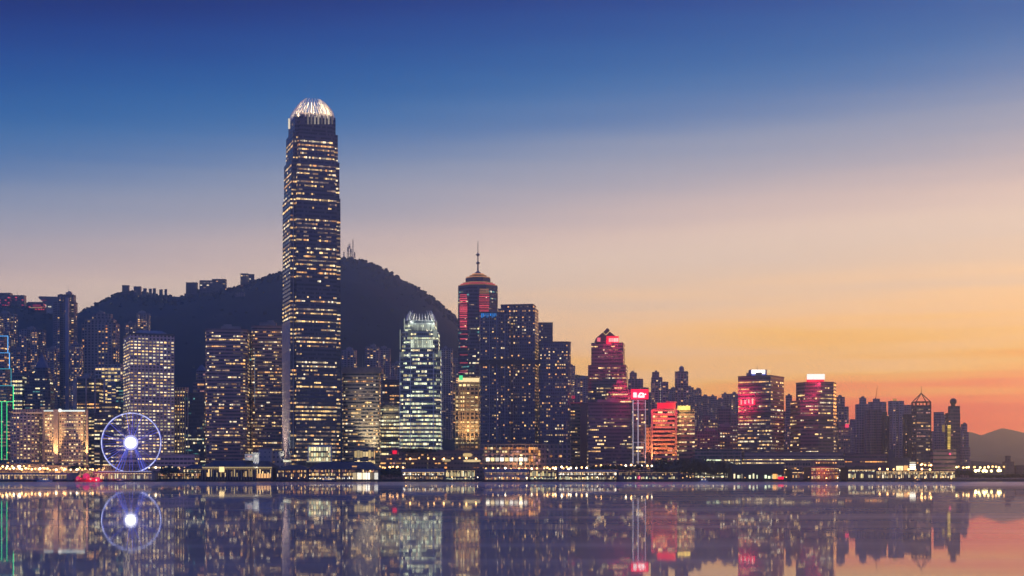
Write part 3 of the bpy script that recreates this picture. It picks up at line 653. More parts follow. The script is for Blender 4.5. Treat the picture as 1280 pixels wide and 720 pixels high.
r, inf, Yc = B('skyscraper', 'skyscraper with red light bars, stepped pyramid top and needle mast', 'skyscraper', [(572.6, 622.4, 356)], CY, fp='oct', aspect=1, yaw=22, wall=(.06, .08, .13), glass=(.02, .03, .06), fh=4, bw=2, ww=.9, wh=.5, lit=lambda v: .26, run=3, pal='cool', roof=False)
P, _, zt, s, cx = inf[-1]
sc = lambda k: [((p[0] - cx) * k + cx, (p[1] - Yc) * k + Yc) for p in P]
b = MB(); b.prism(sc(1.0), zt, PZ(350.5, CY), pl2=sc(.66)); b.prism(sc(.63), PZ(350.5, CY) - .3, PZ(345.5, CY)); b.prism(sc(.63), PZ(345.5, CY), PZ(338, CY), pl2=sc(.14))
b.build('pyramid_roof', mat('roof_glass', (.05, .065, .1), .3), r)
OG = emat('bar_orange', (1, .42, .16), .8, .7, 1.1); RD = emat('bar_red', (1, .09, .13), .85, .6, 1.2)
for y, w, m in ((339.6, .30, OG), (341.6, .42, OG), (344.2, .60, OG), (351.4, .74, OG), (353.4, .86, RD), (355.2, .97, OG)):
    b = MB(); q = [((p[0] - cx) * w * 1.02 + cx, (p[1] - Yc) * w * 1.02 + Yc) for p in P]; b.prism(q, PZ(y, CY), PZ(y - .55, CY)); b.build('light_band', m, r)
ye = Yc - s * .545
for x0, x1, ya, yb, stp in ((574, 584.5, 368, 408, 2.35), (598.5, 612, 361, 390, 2.25), (574.5, 585, 411, 425, 6), (574.5, 585, 433, 466, 10)):
    y = ya
    while y < yb:
        ex = 1.5 * math.sin((y - ya) / max(1, yb - ya) * 3.1) - 1
        lightbar(r, 'light_bar', x0 + .6 - ex * .4, x1 - .6 + ex * .4, y, y + 1.15, ye - .8, OG if (y - ya < 5 and x0 > 590) else RD); y += stp
b = MB(); mxx = PX(597.4, Yc)
b.tube((mxx, Yc, PZ(340, CY)), (mxx, Yc, PZ(328, CY)), 1.2, .8); b.tube((mxx, Yc, PZ(328, CY)), (mxx, Yc, PZ(314, CY)), .8, .6); b.tube((mxx, Yc, PZ(314, CY)), (mxx, Yc, PZ(297, CY)), .55, .25)
for y, w in ((327, 2.6), (316.5, 2.6)): b.tube((mxx, Yc, PZ(y, CY)), (mxx, Yc, PZ(y - 2.2, CY)), w * .4, w, 8); b.tube((mxx, Yc, PZ(y - 2.2, CY)), (mxx, Yc, PZ(y - 3.6, CY)), w, w * .3, 8)
b.tube((mxx, Yc, PZ(338.5, CY)), (mxx, Yc, PZ(335, CY)), 4.5, 1, 8)
b.build('mast', mat('mast_steel', (.12, .12, .14), .5), r)
FS = dict(wall=(.075, .09, .14), glass=(.025, .03, .055), fh=3.5, bw=2.4, ww=.6, wh=.55, run=1, merge=False, pal='res', plant=False)
r, i_, _ = B('apartment_tower', 'left dark blue residence tower with a blue neon strip on its roofline', 'apartment tower', [(599, 637, 391)], 1530, aspect=.7, fp='rect', yaw=5, lit=.22, cols=(.1, .3, 1, 1.3), **FS)
b = MB()
for k in range(9): b.pbox(601.5 + k * 2.2, 603 + k * 2.2, 391.6, 397 - (k % 3), 1528.5, .5)
b.build('blue_neon', emat('neon_deep_blue', (.02, .3, .95), .75, sample=True), r)
for px in (611, 620.5, 630.5):
    b = MB(); b.pbox(px, px + 1.1, 392, 552, 1528, 2); b.build('fin', mat('tower_fin', (.2, .22, .3), .5), r)
b = MB(); b.pbox(598.5, 637.1, 449.5, 455.5, 1528, 20); b.build('sky_garden_belt', mat('belt', (.04, .04, .06), .6), r)
r, i_, _ = B('apartment_tower', 'tallest dark blue residence tower, stepped roof, beside the blue-neon residence', 'apartment tower', [(622.5, 673, 385), (626, 670, 381)], 1545, aspect=.6, fp='rect', yaw=-10, lit=lambda v: .9 if v > .955 else (.6 if v < .1 else .27), cols=(.05, .2, 1, 1.3), **FS)
for px in (638, 641):
    b = MB(); b.pbox(px, px + .9, 384, 552, 1543.5, 2); b.build('fin', mat('tower_fin', (.2, .22, .3), .5), r)
b = MB(); b.pbox(637.3, 673.6, 449.5, 455.5, 1543, 20); b.build('sky_garden_belt', mat('belt', (.04, .04, .06), .6), r)
B('apartment_tower', 'short dark tower peeping over between the two right-hand residence towers', 'apartment tower', [(671, 691, 404)], 1700, aspect=.7, lit=.14, **FS)
B('apartment_tower', 'right-hand curved residence tower with orderly rows of small lit windows', 'apartment tower', [(673, 713.5, 428)], 1540, aspect=.6, fp='round', lit=.34, cols=(.3, .8, 1, 1.2), **FS)
r, i_, _ = B('podium', 'hotel podium glowing with orange windows below the dark residence towers', 'podium', [(600, 713.5, 556)], 1505, aspect=.28, wall=(.3, .22, .2), fh=5.2, bw=4.5, ww=.8, wh=.6, lit=.0, plant=False)
rr = random.Random(5)
for j, (y, h, n, x0, w, ky) in enumerate(((559, 2.6, 14, 606, 3.6, 'orange'), (563.5, 2.2, 13, 606, 3.6, 'pink'), (572, 4.6, 9, 607.5, 5.9, 'bright'), (568, 2, 12, 606, 4, 'pink'))):
    for k in range(n):
        if rr.random() < (.85 if j != 3 else .5):
            b = MB(); b.pbox(x0 + k * w, x0 + k * w + w * .76, y, y + h, 1503.2, .4); b.build('window', EM[ky if rr.random() < .8 else 'gold'], r)
for k in range(5):
    for j in range(6):
        if rr.random() < .8:
            b = MB(); b.pbox(661 + k * 3, 663.3 + k * 3, 559 + j * 3.7, 562 + j * 3.7, 1503, .4); b.build('window', EM[rr.choice(('orange', 'pink', 'orange', 'amber'))], r)
for k in range(6):
    b = MB(); b.pbox(680 + k * 5.6, 681.6 + k * 5.6, 557, 582, 1502, 1.8); b.build('column', mat('podium_column', (.25, .2, .24), .7), r)
for x, y, ky in ((687, 569, 'orange'), (697, 569, 'orange'), (700, 569, 'amber'), (684, 561, 'dim')): lightbar(r, 'window', x, x + 3.4, y, y + 2.4, 1503, EM[ky])
b = MB(); b.ball((PX(651, 1496), 1496, PZ(579.5, 1496)), 1.7, 10); b.build('lamp_globe', emat('globe_amber', (1, .62, .25), 3.5), r); glow(651, 580, 1490, (1, .5, .18), 2.5e4, 1)
#%%TOWERS2
# ------------------------------------------------ right of the residences
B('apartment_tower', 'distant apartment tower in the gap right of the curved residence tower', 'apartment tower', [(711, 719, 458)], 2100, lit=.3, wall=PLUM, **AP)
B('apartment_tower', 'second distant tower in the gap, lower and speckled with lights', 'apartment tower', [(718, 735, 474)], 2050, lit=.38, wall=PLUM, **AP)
r, i_, _ = B('office_block', 'louvred slab with a red roof sign in the gap beside the curved residence tower', 'office block', [(712, 728, 504)], 1650, wall=(.22, .18, .2), fh=4, bw=3, ww=1, wh=.5, lit=.28, run=2, pal='off', plant=False)
lightbar(r, 'red_sign', 714.5, 719, 494.5, 498.5, 1651, emat('sign_red_dim', (1, .04, .16), .5)); lightbar(r, 'sign_frame', 713.5, 727, 503, 504, 1649, emat('sign_red_faint', (.9, .06, .2), .22))
B('office_block', 'blank plum-coloured slab between the louvred slab and the wide dark office block', 'office block', [(725, 737, 505)], 1620, wall=(.20, .12, .14), fh=5, bw=5, ww=.0, wh=.0, lit=0, plant=False)
OFD = dict(wall=(.14, .105, .14), glass=(.03, .028, .05), fh=3.9, bw=2.0, ww=.85, wh=.45, run=4, pal='off')
r, inf, Yc = B('skyscraper', 'dark skyscraper with a gabled top, red signs and a gold-edged peak', 'skyscraper', [(735, 784.5, 456), (739, 781, 428)], 1620, aspect=.8, yaw=-8, lit=.3, roof=False, **OFD)
GY = 1624
b = MB(); pr = [(744, 428), (745.5, 422), (758.5, 411.5), (773.5, 423.5), (773.5, 428)]
f_ = [(PX(x, GY), GY, PZ(y, GY)) for x, y in pr]; g_ = [(x, GY + 26, z) for x, y, z in f_]
b.poly(f_); b.poly(list(reversed(g_)))
for i in range(len(f_)): j = (i + 1) % len(f_); b.poly([f_[i], g_[i], g_[j], f_[j]])
b.build('gable_roof', mat('gable_dark', (.08, .05, .08), .6), r)
b = MB(); c = [(759, 409.8), (762.2, 412.6), (758.2, 417), (755, 414)]
f_ = [(PX(x, GY - 2), GY - 2, PZ(y, GY - 2)) for x, y in c]; g_ = [(x, GY + 6, z) for x, y, z in f_]
b.poly(f_); b.poly(list(reversed(g_)))
for i in range(4): j = (i + 1) % 4; b.poly([f_[i], g_[i], g_[j], f_[j]])
b.build('diamond_block', mat('gable_dark', (.08, .05, .08), .6), r)
b = MB()
for (x0, y0), (x1, y1) in (((753.2, 414.8), (757.5, 418.6)), ((757.5, 418.6), (763, 413.2))): b.tube((PX(x0, GY - 3), GY - 3, PZ(y0, GY - 3)), (PX(x1, GY - 3), GY - 3, PZ(y1, GY - 3)), .35, n=6)
b.build('gold_edge', emat('glint_gold', (1, .66, .26), 1.0), r)  # glint at the apex drawn as glowing tubes
SR = emat('sign_red', (1, .0, .03), 1.8, sample=True); SP = emat('sign_pinkwhite', (1, .42, .36), 1.5, sample=True); SW = emat('sign_white', (1, .95, .86), 2.2, sample=True)
b = MB(); b.pbox(758, 773.4, 420, 430, GY - 1, .8); b.build('sign_board', SR, r)
b = MB()
for k in range(4): b.pbox(761 + k * 3.1, 763.6 + k * 3.1, 422.6, 427.2, GY - 2, .8)
b.build('sign', SP, r)
lightbar(r, 'sign', 746.4, 750.6, 422, 427, GY - 1.5, emat('sign_rose', (1, .16, .22), 1.2))
flood(766, 424, GY - 14, 766, 436, GY, (1, .02, .10), 1.6e4, 110)  # red spot added in mid-air for the sign's glow on the wall
B('office_block', 'lit mid-rise with a round crown between the gabled skyscraper and the wide dark block', 'office block', [(756, 790, 487), (764, 784, 480)], 1590, fp='round', aspect=.7, wall=(.2, .14, .15), fh=4.2, bw=2.8, ww=.9, wh=.5, lit=.66, run=4, pal='gold', plant=True, antenna=8)
r, _, _ = B('office_block', 'wide dark office block with pale strip windows in front of the gabled skyscraper', 'office block', [(734, 790, 504)], 1530, aspect=.5, wall=(.12, .09, .13), glass=(.028, .026, .05), fh=3.9, bw=1.9, ww=.85, wh=.45, lit=lambda v: .36 if v < .88 else .0, run=5, pal='off', plant=True)
r, i_, Yc = B('office_tower', 'narrow tower outlined by white vertical light lines under a red and white sign', 'office tower', [(790.5, 807.5, 500)], 1520, aspect=1, wall=(.07, .06, .09), fh=3.9, bw=2.8, lit=.36, run=3, pal='off', plant=False)
LL = emat('line_white', (.85, .78, 1), .8)
for x in (791.3, 797.6, 806.7): lightbar(r, 'light_line', x - .35, x + .35, 500, 581, 1517.5, LL)
for y in (500.2, 504.5, 512, 530, 553, 567): lightbar(r, 'light_line', 791, 807, y - .25, y + .25, 1517.8, emat('line_dim', (.85, .72, 1), .4))
b = MB(); b.pbox(789, 810.5, 486.5, 498.8, 1519, 3); b.build('sign_board', SR, r)
b = MB(); b.pbox(791.6, 796, 490.6, 496.8, 1518, .6); b.pbox(797.2, 798.2, 494, 496.8, 1518, .6)
for k in range(7):
    a0 = math.pi - k / 7 * math.pi; a1 = math.pi - (k + 1) / 7 * math.pi
    for (ra, rb) in ((2.0, 3.8),):
        pts = [(801.8 + ra * math.cos(a0), 494.4 - ra * math.sin(a0)), (801.8 + ra * math.cos(a1), 494.4 - ra * math.sin(a1)), (801.8 + rb * math.cos(a1), 494.4 - rb * math.sin(a1)), (801.8 + rb * math.cos(a0), 494.4 - rb * math.sin(a0))]
        f_ = [(PX(x, 1518), 1518, PZ(y, 1518)) for x, y in pts]; n0 = len(b.v); b.v += f_ + [(x, y + .6, z) for x, y, z in f_]
        for q_ in ((0, 1, 2, 3), (7, 6, 5, 4), (0, 4, 5, 1), (1, 5, 6, 2), (2, 6, 7, 3), (3, 7, 4, 0)): b.f.append(tuple(n0 + i for i in q_)); b.m.append(0)
b.pbox(798.4, 805.6, 494.6, 496.8, 1518, .6); b.pbox(806, 807.6, 492, 493.4, 1518, .6)
b.build('sign_mark', SW, r)
glow(799, 493, 1506, (1, .01, .10), 4.5e4, 2, size=170); glow(799, 484, 1560, (1, .01, .10), 1.3e5, 2, size=170)  # unseen spots added around the sign to throw its red glow
# far apartment clusters behind the signs
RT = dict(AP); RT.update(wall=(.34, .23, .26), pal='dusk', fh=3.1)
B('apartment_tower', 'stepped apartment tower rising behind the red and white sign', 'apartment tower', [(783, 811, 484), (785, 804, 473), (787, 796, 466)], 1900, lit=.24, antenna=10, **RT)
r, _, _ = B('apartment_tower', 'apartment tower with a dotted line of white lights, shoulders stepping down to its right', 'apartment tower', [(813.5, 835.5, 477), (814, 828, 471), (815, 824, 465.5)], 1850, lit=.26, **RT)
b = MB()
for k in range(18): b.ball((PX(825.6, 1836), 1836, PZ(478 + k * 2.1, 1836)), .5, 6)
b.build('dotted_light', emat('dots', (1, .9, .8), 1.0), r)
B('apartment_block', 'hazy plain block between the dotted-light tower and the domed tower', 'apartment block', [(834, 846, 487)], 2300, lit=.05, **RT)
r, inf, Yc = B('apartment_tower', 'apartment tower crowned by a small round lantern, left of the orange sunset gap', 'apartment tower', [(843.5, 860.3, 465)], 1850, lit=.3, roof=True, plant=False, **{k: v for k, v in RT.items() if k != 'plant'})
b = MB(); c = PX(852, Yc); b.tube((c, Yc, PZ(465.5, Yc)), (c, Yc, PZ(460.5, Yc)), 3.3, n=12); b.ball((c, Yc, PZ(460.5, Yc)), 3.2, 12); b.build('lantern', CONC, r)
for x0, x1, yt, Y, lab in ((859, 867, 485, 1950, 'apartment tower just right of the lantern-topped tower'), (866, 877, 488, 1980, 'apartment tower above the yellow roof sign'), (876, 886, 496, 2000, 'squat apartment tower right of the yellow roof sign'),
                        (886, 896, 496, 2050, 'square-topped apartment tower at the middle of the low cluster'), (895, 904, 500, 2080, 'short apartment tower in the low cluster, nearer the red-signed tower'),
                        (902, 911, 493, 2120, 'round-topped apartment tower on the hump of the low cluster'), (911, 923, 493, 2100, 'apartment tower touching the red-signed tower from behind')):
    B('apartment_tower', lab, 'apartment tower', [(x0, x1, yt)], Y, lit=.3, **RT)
for x0, x1, yt, Y, lab, ky, lw in ((876, 888, 520, 1750, 'mid-rise with a lit stair strip behind the bright podium', 'off', .4), (887, 897, 526, 1740, 'speckled mid-rise behind the bright podium', 'off', .4), (896, 913, 512, 1760, 'blank-walled plum mid-rise with a projecting roof slab', 'dusk', .08),
                               (912, 924, 520, 1750, 'dim mid-rise against the flank of the red-signed tower', 'dusk', .3), (868, 900, 540, 1640, 'low wide block with white windows above the bright podium', 'off', .4), (893, 922, 535, 1650, 'low dark block with greenish windows beside the red-signed tower', 'off', .35)):
    B('apartment_block', lab, 'apartment block', [(x0, x1, yt)], Y, wall=(.19, .13, .16), fh=3.6, bw=3, ww=.6, wh=.5, lit=lw, run=2, pal=ky, merge=False)
# ------------------------------------------------ the orange floodlit pair
r, inf, Yc = B('office_tower', 'office tower flooded orange and red under a glowing red roof sign', 'office tower', [(814, 846.5, 512)], 1520, aspect=.7, wall=(.40, .28, .22), glass=(.012, .012, .02), fh=4.6, bw=2.7, ww=1.0, wh=.48, lit=.3, run=4, pal='fire', plant=False, antenna=0)
b = MB(); b.pbox(822, 844.5, 503.5, 511.6, 1521, 5); b.build('sign_board', SR, r)
b = MB(); b.pbox(833, 846, 501.8, 503.6, 1521, 5); b.build('sign_top', emat('sign_red_mid', (1, .0, .08), .7), r)
for x in (814, 844.2):
    b = MB(); b.pbox(x, x + 2.2, 512, 580, 1516.5, 3); b.build('corner_pier', mat('corner_pier', (.45, .34, .27), .7), r)
for x in (818, 830, 842): flood(x, 583, 1492, x, 545, 1520, (1, .28, .03), 6e4, 60)
for x in (822, 838): flood(x, 506, 1502, x, 535, 1520, (1, .02, .04), 2.6e4, 100)  # red spots added out in front, standing in for the roof sign's light
B('office_block', 'narrow lower annex lit orange at the left foot of the flooded tower', 'office block', [(806.5, 816.5, 535)], 1535, aspect=.8, wall=(.42, .28, .22), fh=4.2, bw=3, ww=.4, wh=.4, lit=.15, run=1, pal='fire', plant=False)
flood(810, 582, 1505, 811, 545, 1535, (1, .3, .12), 1.2e5, 50)
r, inf, Yc = B('office_tower', 'darker amber-windowed tower with a yellow roof sign, joined to the orange flooded tower', 'office tower', [(846.5, 868.5, 513)], 1525, aspect=.9, wall=(.24, .17, .15), fh=4.6, bw=2.7, ww=.9, wh=.45, lit=.46, run=2, pal='gold', plant=False)
b = MB()
for k in range(4): b.pbox(847 + k * 4.05, 850.7 + k * 4.05, 507.2, 512.6, 1523, 1.2)
b.build('sign', emat('sign_yellow', (1, .66, .13), 1.9, sample=True), r); glow(855, 509, 1515, (1, .6, .15), 2e4, 1.5)  # unseen spot added in front for the yellow sign's glow
r, _, _ = B('podium', 'bright glass-floored podium with a plum roof band below the low cluster', 'podium', [(866, 927, 562)], 1490, aspect=.3, wall=(.26, .17, .18), fh=3.5, bw=3.2, ww=.92, wh=.68, lit=lambda v: .97 if v < .72 else 0, run=6, pal='yel', plant=False, floorvar=False)
for x in (902.5, 909.5, 917.5, 925.5):
    b = MB(); b.pbox(x, x + 1.1, 567, 584, 1488, 1.5); b.build('column', mat('podium_column', (.25, .2, .24), .7), r)
# ------------------------------------------------ the two sign-topped towers
ST = dict(wall=(.16, .10, .13), glass=(.035, .028, .05), fh=3.85, bw=1.9, ww=.9, wh=.5, run=4, pal='off')
r, inf, Yc = B('skyscraper', 'dark office tower with a bluish roof sign and a red sign on one face', 'skyscraper', [(922.5, 980, 470)], 1540, aspect=1, yaw=-33, lit=.42, roof=True, **ST)
P, _, zt, s, cx = inf[-1]
fa, fb = sorted(P, key=lambda p: p[1])[0], sorted(P, key=lambda p: p[0])[0]     # near corner and left corner: the red-signed face
def onface(u, z, out): 
    dx, dy = fb[0] - fa[0], fb[1] - fa[1]; l = math.hypot(dx, dy); nx, ny = dy / l, -dx / l
    if ny > 0: nx, ny = -nx, -ny
    return (fb[0] - dx * u + nx * out, fb[1] - dy * u + ny * out, z)
def facebar(root, name, u0, u1, z0, z1, m, out=.4, th=.4):
    b = MB(); a, c = onface(u0, z0, out), onface(u1, z0, out); d, e = onface(u1, z0, out + th), onface(u0, z0, out + th)
    b.prism([(e[0], e[1]), (d[0], d[1]), (c[0], c[1]), (a[0], a[1])], z0, z1); return b.build(name, m, root)
rs = random.Random(11)
for k in range(9):
    u = .03 + k * .058; facebar(r, 'red_sign', u, u + .04, PZ(505.5 + rs.uniform(-1, 1), Yc), PZ(501 + rs.uniform(-2, 1), Yc), SP if k % 2 else SR)
facebar(r, 'red_sign', .02, .52, PZ(507, Yc), PZ(506, Yc), SR)
for u, y, e in ((.25, 503, 3.5e4), (.12, 517, 9e3), (.12, 490, 9e3)):
    p_ = onface(u, PZ(y, Yc), 10); a_ = onface(u, PZ(y, Yc), 0); o = glow(0, 0, 1, (1, .015, .10), e, 1.5, aim=(a_[0] - p_[0], a_[1] - p_[1], 0), size=150); o.location = p_  # spots added off the face, standing in for the red sign's glow
facebar(r, 'plant_floor_band', .0, 1.0, PZ(520, Yc), PZ(516, Yc), mat('belt', (.04, .04, .06), .6), .3, .3)
b = MB(); b.pbox(937.5, 958.5, 462, 470.5, Yc - 6, 10); b.build('sign_box', mat('sign_blue', (.05, .06, .3), .5), r)
b = MB(); b.pbox(939.6, 956.4, 462.2, 467.3, Yc - 7.2, 1); b.build('sign', SW, r); lightbar(r, 'sign_edge', 939.6, 957, 467.4, 469.2, Yc - 7, emat('sign_blue_glow', (.15, .2, 1), .9, sample=True))
b = MB(); b.ball((PX(961, Yc - 8), Yc - 8, PZ(464.3, Yc - 8)), 1.9, 10); b.build('roof_lamp', emat('lamp_gold', (1, .7, .3), 1.4), r)
b = MB(); b.tube((PX(946.5, Yc), Yc, PZ(462, Yc)), (PX(946.5, Yc), Yc, PZ(456.5, Yc)), .3, .15, 6); b.build('antenna', STEEL, r)
r, inf, Yc = B('skyscraper', 'broad dark tower with rounded flanks and a blazing white roof sign', 'skyscraper', [(988, 1045.5, 500), (995, 1045.3, 478)], 1540, fp='oct', aspect=1, yaw=0, lit=.30, roof=True, plant=False, **ST)
b = MB(); b.pbox(1010, 1030, 470.5, 477.5, Yc - 20, 8); b.build('sign_box', SR, r)
b = MB(); b.pbox(1008.8, 1031, 467.5, 474.3, Yc - 21.2, 1); b.build('sign', SW, r)
glow(1020, 477, Yc - 30, (1, .04, .12), 1.6e4, 2)  # unseen red spot added in front for the sign's glow
b = MB(); b.pbox(993.5, 1040, 520, 524.5, 1539, 2); b.build('plant_floor_band', mat('belt', (.04, .04, .06), .6), r)
for y in (490, 508): glow(1006, y, 1524, (1, .03, .12), 6e3, 2)
flood(1008, 480, 1524, 1008, 515, 1542, (1, .03, .12), 4.5e4, 90)  # these red spots are added in mid-air to tint the face below the sign
B('apartment_tower', 'slim tower squeezed against the left side of the white-signed tower', 'apartment tower', [(979, 990, 514), (982, 990, 495)], 1700, lit=.2, **RT)
B('apartment_tower', 'tower stepping down from the right side of the white-signed tower', 'apartment tower', [(1043, 1061, 508), (1045, 1056, 497)], 1650, lit=.3, **RT)
r, _, _ = B('apartment_tower', 'pinkish lower tower with a small red rooftop light, right of the white-signed tower', 'apartment tower', [(1045, 1063, 532)], 1580, wall=(.34, .2, .2), fh=3.2, bw=2.6, ww=.5, wh=.5, lit=.4, run=1, pal='dusk', merge=False)
lightbar(r, 'red_light', 1056.5, 1061, 530, 534.5, 1577, emat('sign_red_pt', (1, .05, .14), 1.3, sample=True))
B('podium', 'long low podium deck with thin lit floors below the two sign-topped towers', 'podium', [(928, 1056, 566)], 1490, aspect=.12, wall=(.26, .17, .19), fh=3.6, bw=2.4, ww=.9, wh=.35, lit=lambda v: .62 if v < .8 else .0, run=4, pal='gold', plant=False)
# ------------------------------------------------ hazy western end
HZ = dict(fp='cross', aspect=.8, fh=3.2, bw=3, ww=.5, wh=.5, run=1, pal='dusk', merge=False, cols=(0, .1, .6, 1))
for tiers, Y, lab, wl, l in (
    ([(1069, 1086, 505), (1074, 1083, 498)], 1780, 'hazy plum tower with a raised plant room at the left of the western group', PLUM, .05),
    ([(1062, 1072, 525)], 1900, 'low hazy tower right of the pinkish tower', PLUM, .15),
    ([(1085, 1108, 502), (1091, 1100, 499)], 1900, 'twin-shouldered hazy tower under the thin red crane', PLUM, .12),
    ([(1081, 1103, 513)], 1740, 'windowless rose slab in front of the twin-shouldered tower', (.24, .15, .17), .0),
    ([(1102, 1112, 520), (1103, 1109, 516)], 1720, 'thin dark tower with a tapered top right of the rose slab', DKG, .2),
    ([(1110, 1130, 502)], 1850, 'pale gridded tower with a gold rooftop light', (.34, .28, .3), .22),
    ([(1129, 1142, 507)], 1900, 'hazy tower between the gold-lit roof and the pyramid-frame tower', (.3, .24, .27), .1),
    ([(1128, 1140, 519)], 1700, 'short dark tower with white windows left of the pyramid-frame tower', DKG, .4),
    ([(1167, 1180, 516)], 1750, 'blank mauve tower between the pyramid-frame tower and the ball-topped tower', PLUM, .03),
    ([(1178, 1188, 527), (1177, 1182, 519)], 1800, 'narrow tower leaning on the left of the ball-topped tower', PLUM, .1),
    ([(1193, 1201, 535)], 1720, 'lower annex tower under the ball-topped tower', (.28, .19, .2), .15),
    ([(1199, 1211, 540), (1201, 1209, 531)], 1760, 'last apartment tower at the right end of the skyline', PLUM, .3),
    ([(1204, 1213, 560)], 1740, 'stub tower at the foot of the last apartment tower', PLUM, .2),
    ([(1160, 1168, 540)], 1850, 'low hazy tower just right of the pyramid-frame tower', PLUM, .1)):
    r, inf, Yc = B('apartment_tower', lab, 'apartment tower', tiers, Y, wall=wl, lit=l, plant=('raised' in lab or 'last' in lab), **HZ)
    if 'gold rooftop' in lab: lightbar(r, 'roof_light', 1116, 1121, 498.3, 501.5, Yc - 4, emat('lamp_gold_dim', (1, .5, .1), .8))
    if 'red crane' in lab:
        b = MB(); b.tube((PX(1094.5, Yc), Yc, PZ(499, Yc)), (PX(1096.5, Yc), Yc, PZ(484.5, Yc)), .4, .25, 5); b.tube((PX(1094, Yc), Yc, PZ(500, Yc)), (PX(1094.6, Yc), Yc, PZ(497, Yc)), 1.2, .6, 6); b.build('crane', mat('crane_red', (.5, .1, .05), .6), r)
r, inf, Yc = B('office_tower', 'glass tower topped by an open pyramid frame and mast', 'office tower', [(1140, 1163.2, 507.5)], 1640, aspect=1, wall=(.07, .07, .10), fh=3.9, bw=2.6, ww=.8, wh=.5, lit=.36, run=3, pal='dusk', roof=True, plant=False)
P, _, zt, s, cx = inf[-1]; fr = mat('frame_dark', (.06, .05, .06), .5)
top = PZ(502, 1640)
for p in P:
    b = MB(); b.tube((p[0], p[1], 3), (p[0], p[1], top), .8, n=6); b.build('corner_post', fr, r)
    b = MB(); b.tube((p[0], p[1], top), (cx, Yc, PZ(491.5, Yc)), .55, .5, 6); b.build('rafter', fr, r)
b = MB()
for i in range(4):
    a, c = P[i], P[(i + 1) % 4]; b.tube((a[0], a[1], top), (c[0], c[1], top), .6, n=6)
    for q_ in (.25, .5, .75): b.tube((a[0] + (c[0] - a[0]) * q_, a[1] + (c[1] - a[1]) * q_, zt), (a[0] + (c[0] - a[0]) * q_, a[1] + (c[1] - a[1]) * q_, top), .3, n=5)
b.build('ring_beam', fr, r)
b = MB(); b.tube((cx, Yc, PZ(493, Yc)), (cx, Yc, PZ(482.5, Yc)), .4, .15, 6); b.build('mast', fr, r)
r, inf, Yc = B('office_tower', 'tower with a round ball on its roof and a gold light strip down its front', 'office tower', [(1181.5, 1200.3, 516), (1185, 1200, 508.5)], 1640, aspect=.9, wall=(.13, .09, .11), fh=4, bw=3, ww=.7, wh=.5, lit=.08, run=1, pal='dusk', plant=False)
b = MB(); c = PX(1191.5, Yc); b.tube((c, Yc, PZ(509, Yc)), (c, Yc, PZ(505.5, Yc)), 2.6, n=12); b.ball((c, Yc, PZ(502, Yc)), 4.0, 14); b.build('ball', mat('ball_dark', (.09, .07, .08), .5), r)
b = MB()
for k in range(15): b.pbox(1184.6, 1188.6 - .06 * k, 531.5 + k * 2.15, 533.2 + k * 2.15, 1638, .5)
b.build('gold_strip', emat('strip_gold', (1, .66, .12), .9, .6, 1.1), r); lightbar(r, 'gold_strip', 1177.6, 1181, 531, 540, 1639, emat('strip_gold_dim', (1, .6, .12), .4))
r, _, _ = B('office_block', 'mauve banded waterfront block with a red lamp below the gold light strip', 'office block', [(1163, 1195, 563)], 1490, aspect=.4, wall=(.22, .13, .16), fh=4.4, bw=4, ww=1, wh=.4, lit=.0, plant=False)
b = MB(); b.ball((PX(1187.5, 1488), 1488, PZ(567.5, 1488)), 1.2, 8); b.build('red_lamp', emat('lamp_red', (1, .08, .2), 1.2), r)
r, _, _ = B('office_block', 'dark blocky waterfront building with a lit white stair and amber hall', 'office block', [(1107, 1137, 572), (1109, 1119, 564)], 1480, aspect=.5, wall=(.05, .05, .085), fh=5, bw=5, ww=.3, wh=.3, lit=.0, plant=False)
lightbar(r, 'window', 1120.5, 1129, 582.5, 588.5, 1478.5, EM['gold']); lightbar(r, 'window', 1130, 1135, 582, 588, 1478.5, EM['amber'])
for k in range(4): lightbar(r, 'window', 1136.6, 1144.6, 577.4 + k * 2.6, 579.2 + k * 2.6, 1482, EM['bright'])
B('terminal', 'terminal with rows of amber lamps under a dark roof, left of the dark blocky building', 'terminal', [(1054, 1109, 568)], 1485, aspect=.15, wall=(.16, .09, .11), fh=5, bw=2.6, ww=.8, wh=.3, lit=lambda v: .8 if .2 < v < .9 else .4, run=3, pal='fire', plant=False)
B('office_block', 'small dark tower standing alone at the far right shore', 'office block', [(1253, 1268, 577), (1256, 1263.5, 571)], 1500, fp='round', aspect=.8, wall=(.09, .07, .09), fh=4, bw=3, ww=.3, wh=.3, lit=.04, run=1, pal='dusk', plant=False)
B('office_block', 'low dark shed running off the right edge of the shore', 'office block', [(1266, 1300, 583)], 1505, aspect=.4, wall=(.09, .07, .09), fh=4, bw=3, ww=.3, wh=.3, lit=.08, run=1, pal='fire', plant=False)
#%%PEAK
# ------------------------------------------------ buildings on the ridge
def ridgeb(name, label, cat, x0, x1, yt, lit=.3, pal='res', Y=YR - 40, **k):
    return B(name, label, cat, [(x0, x1, yt)], Y, aspect=.5, wall=(.06, .06, .075), fh=5, bw=6, ww=.6, wh=.5, lit=lit, run=1, pal=pal, merge=False, base=PZ(yt, Y) - 26, plant=k.pop('plant', False), **k)
ridgeb('ridge_villa', 'leftmost lit house of the pair on the first hill crest', 'house', 152.5, 162, 357, .25)
ridgeb('ridge_villa', 'house with a bright window, second on the first hill crest', 'house', 167, 177, 358.5, .25)
for x, w, y, lab in ((179, 4.5, 361, 'first of the small dark blocks along the crest after the lit houses'), (186, 4, 361.5, 'second of the small dark blocks along the crest'), (191, 4, 361, 'third of the small dark blocks along the crest'), (199, 4.5, 362.3, 'fourth small dark block, past the gap in the crest row'), (205.5, 3.5, 362, 'last small dark block of the crest row')):
    ridgeb('ridge_villa', lab, 'house', x, x + w, y, .08)
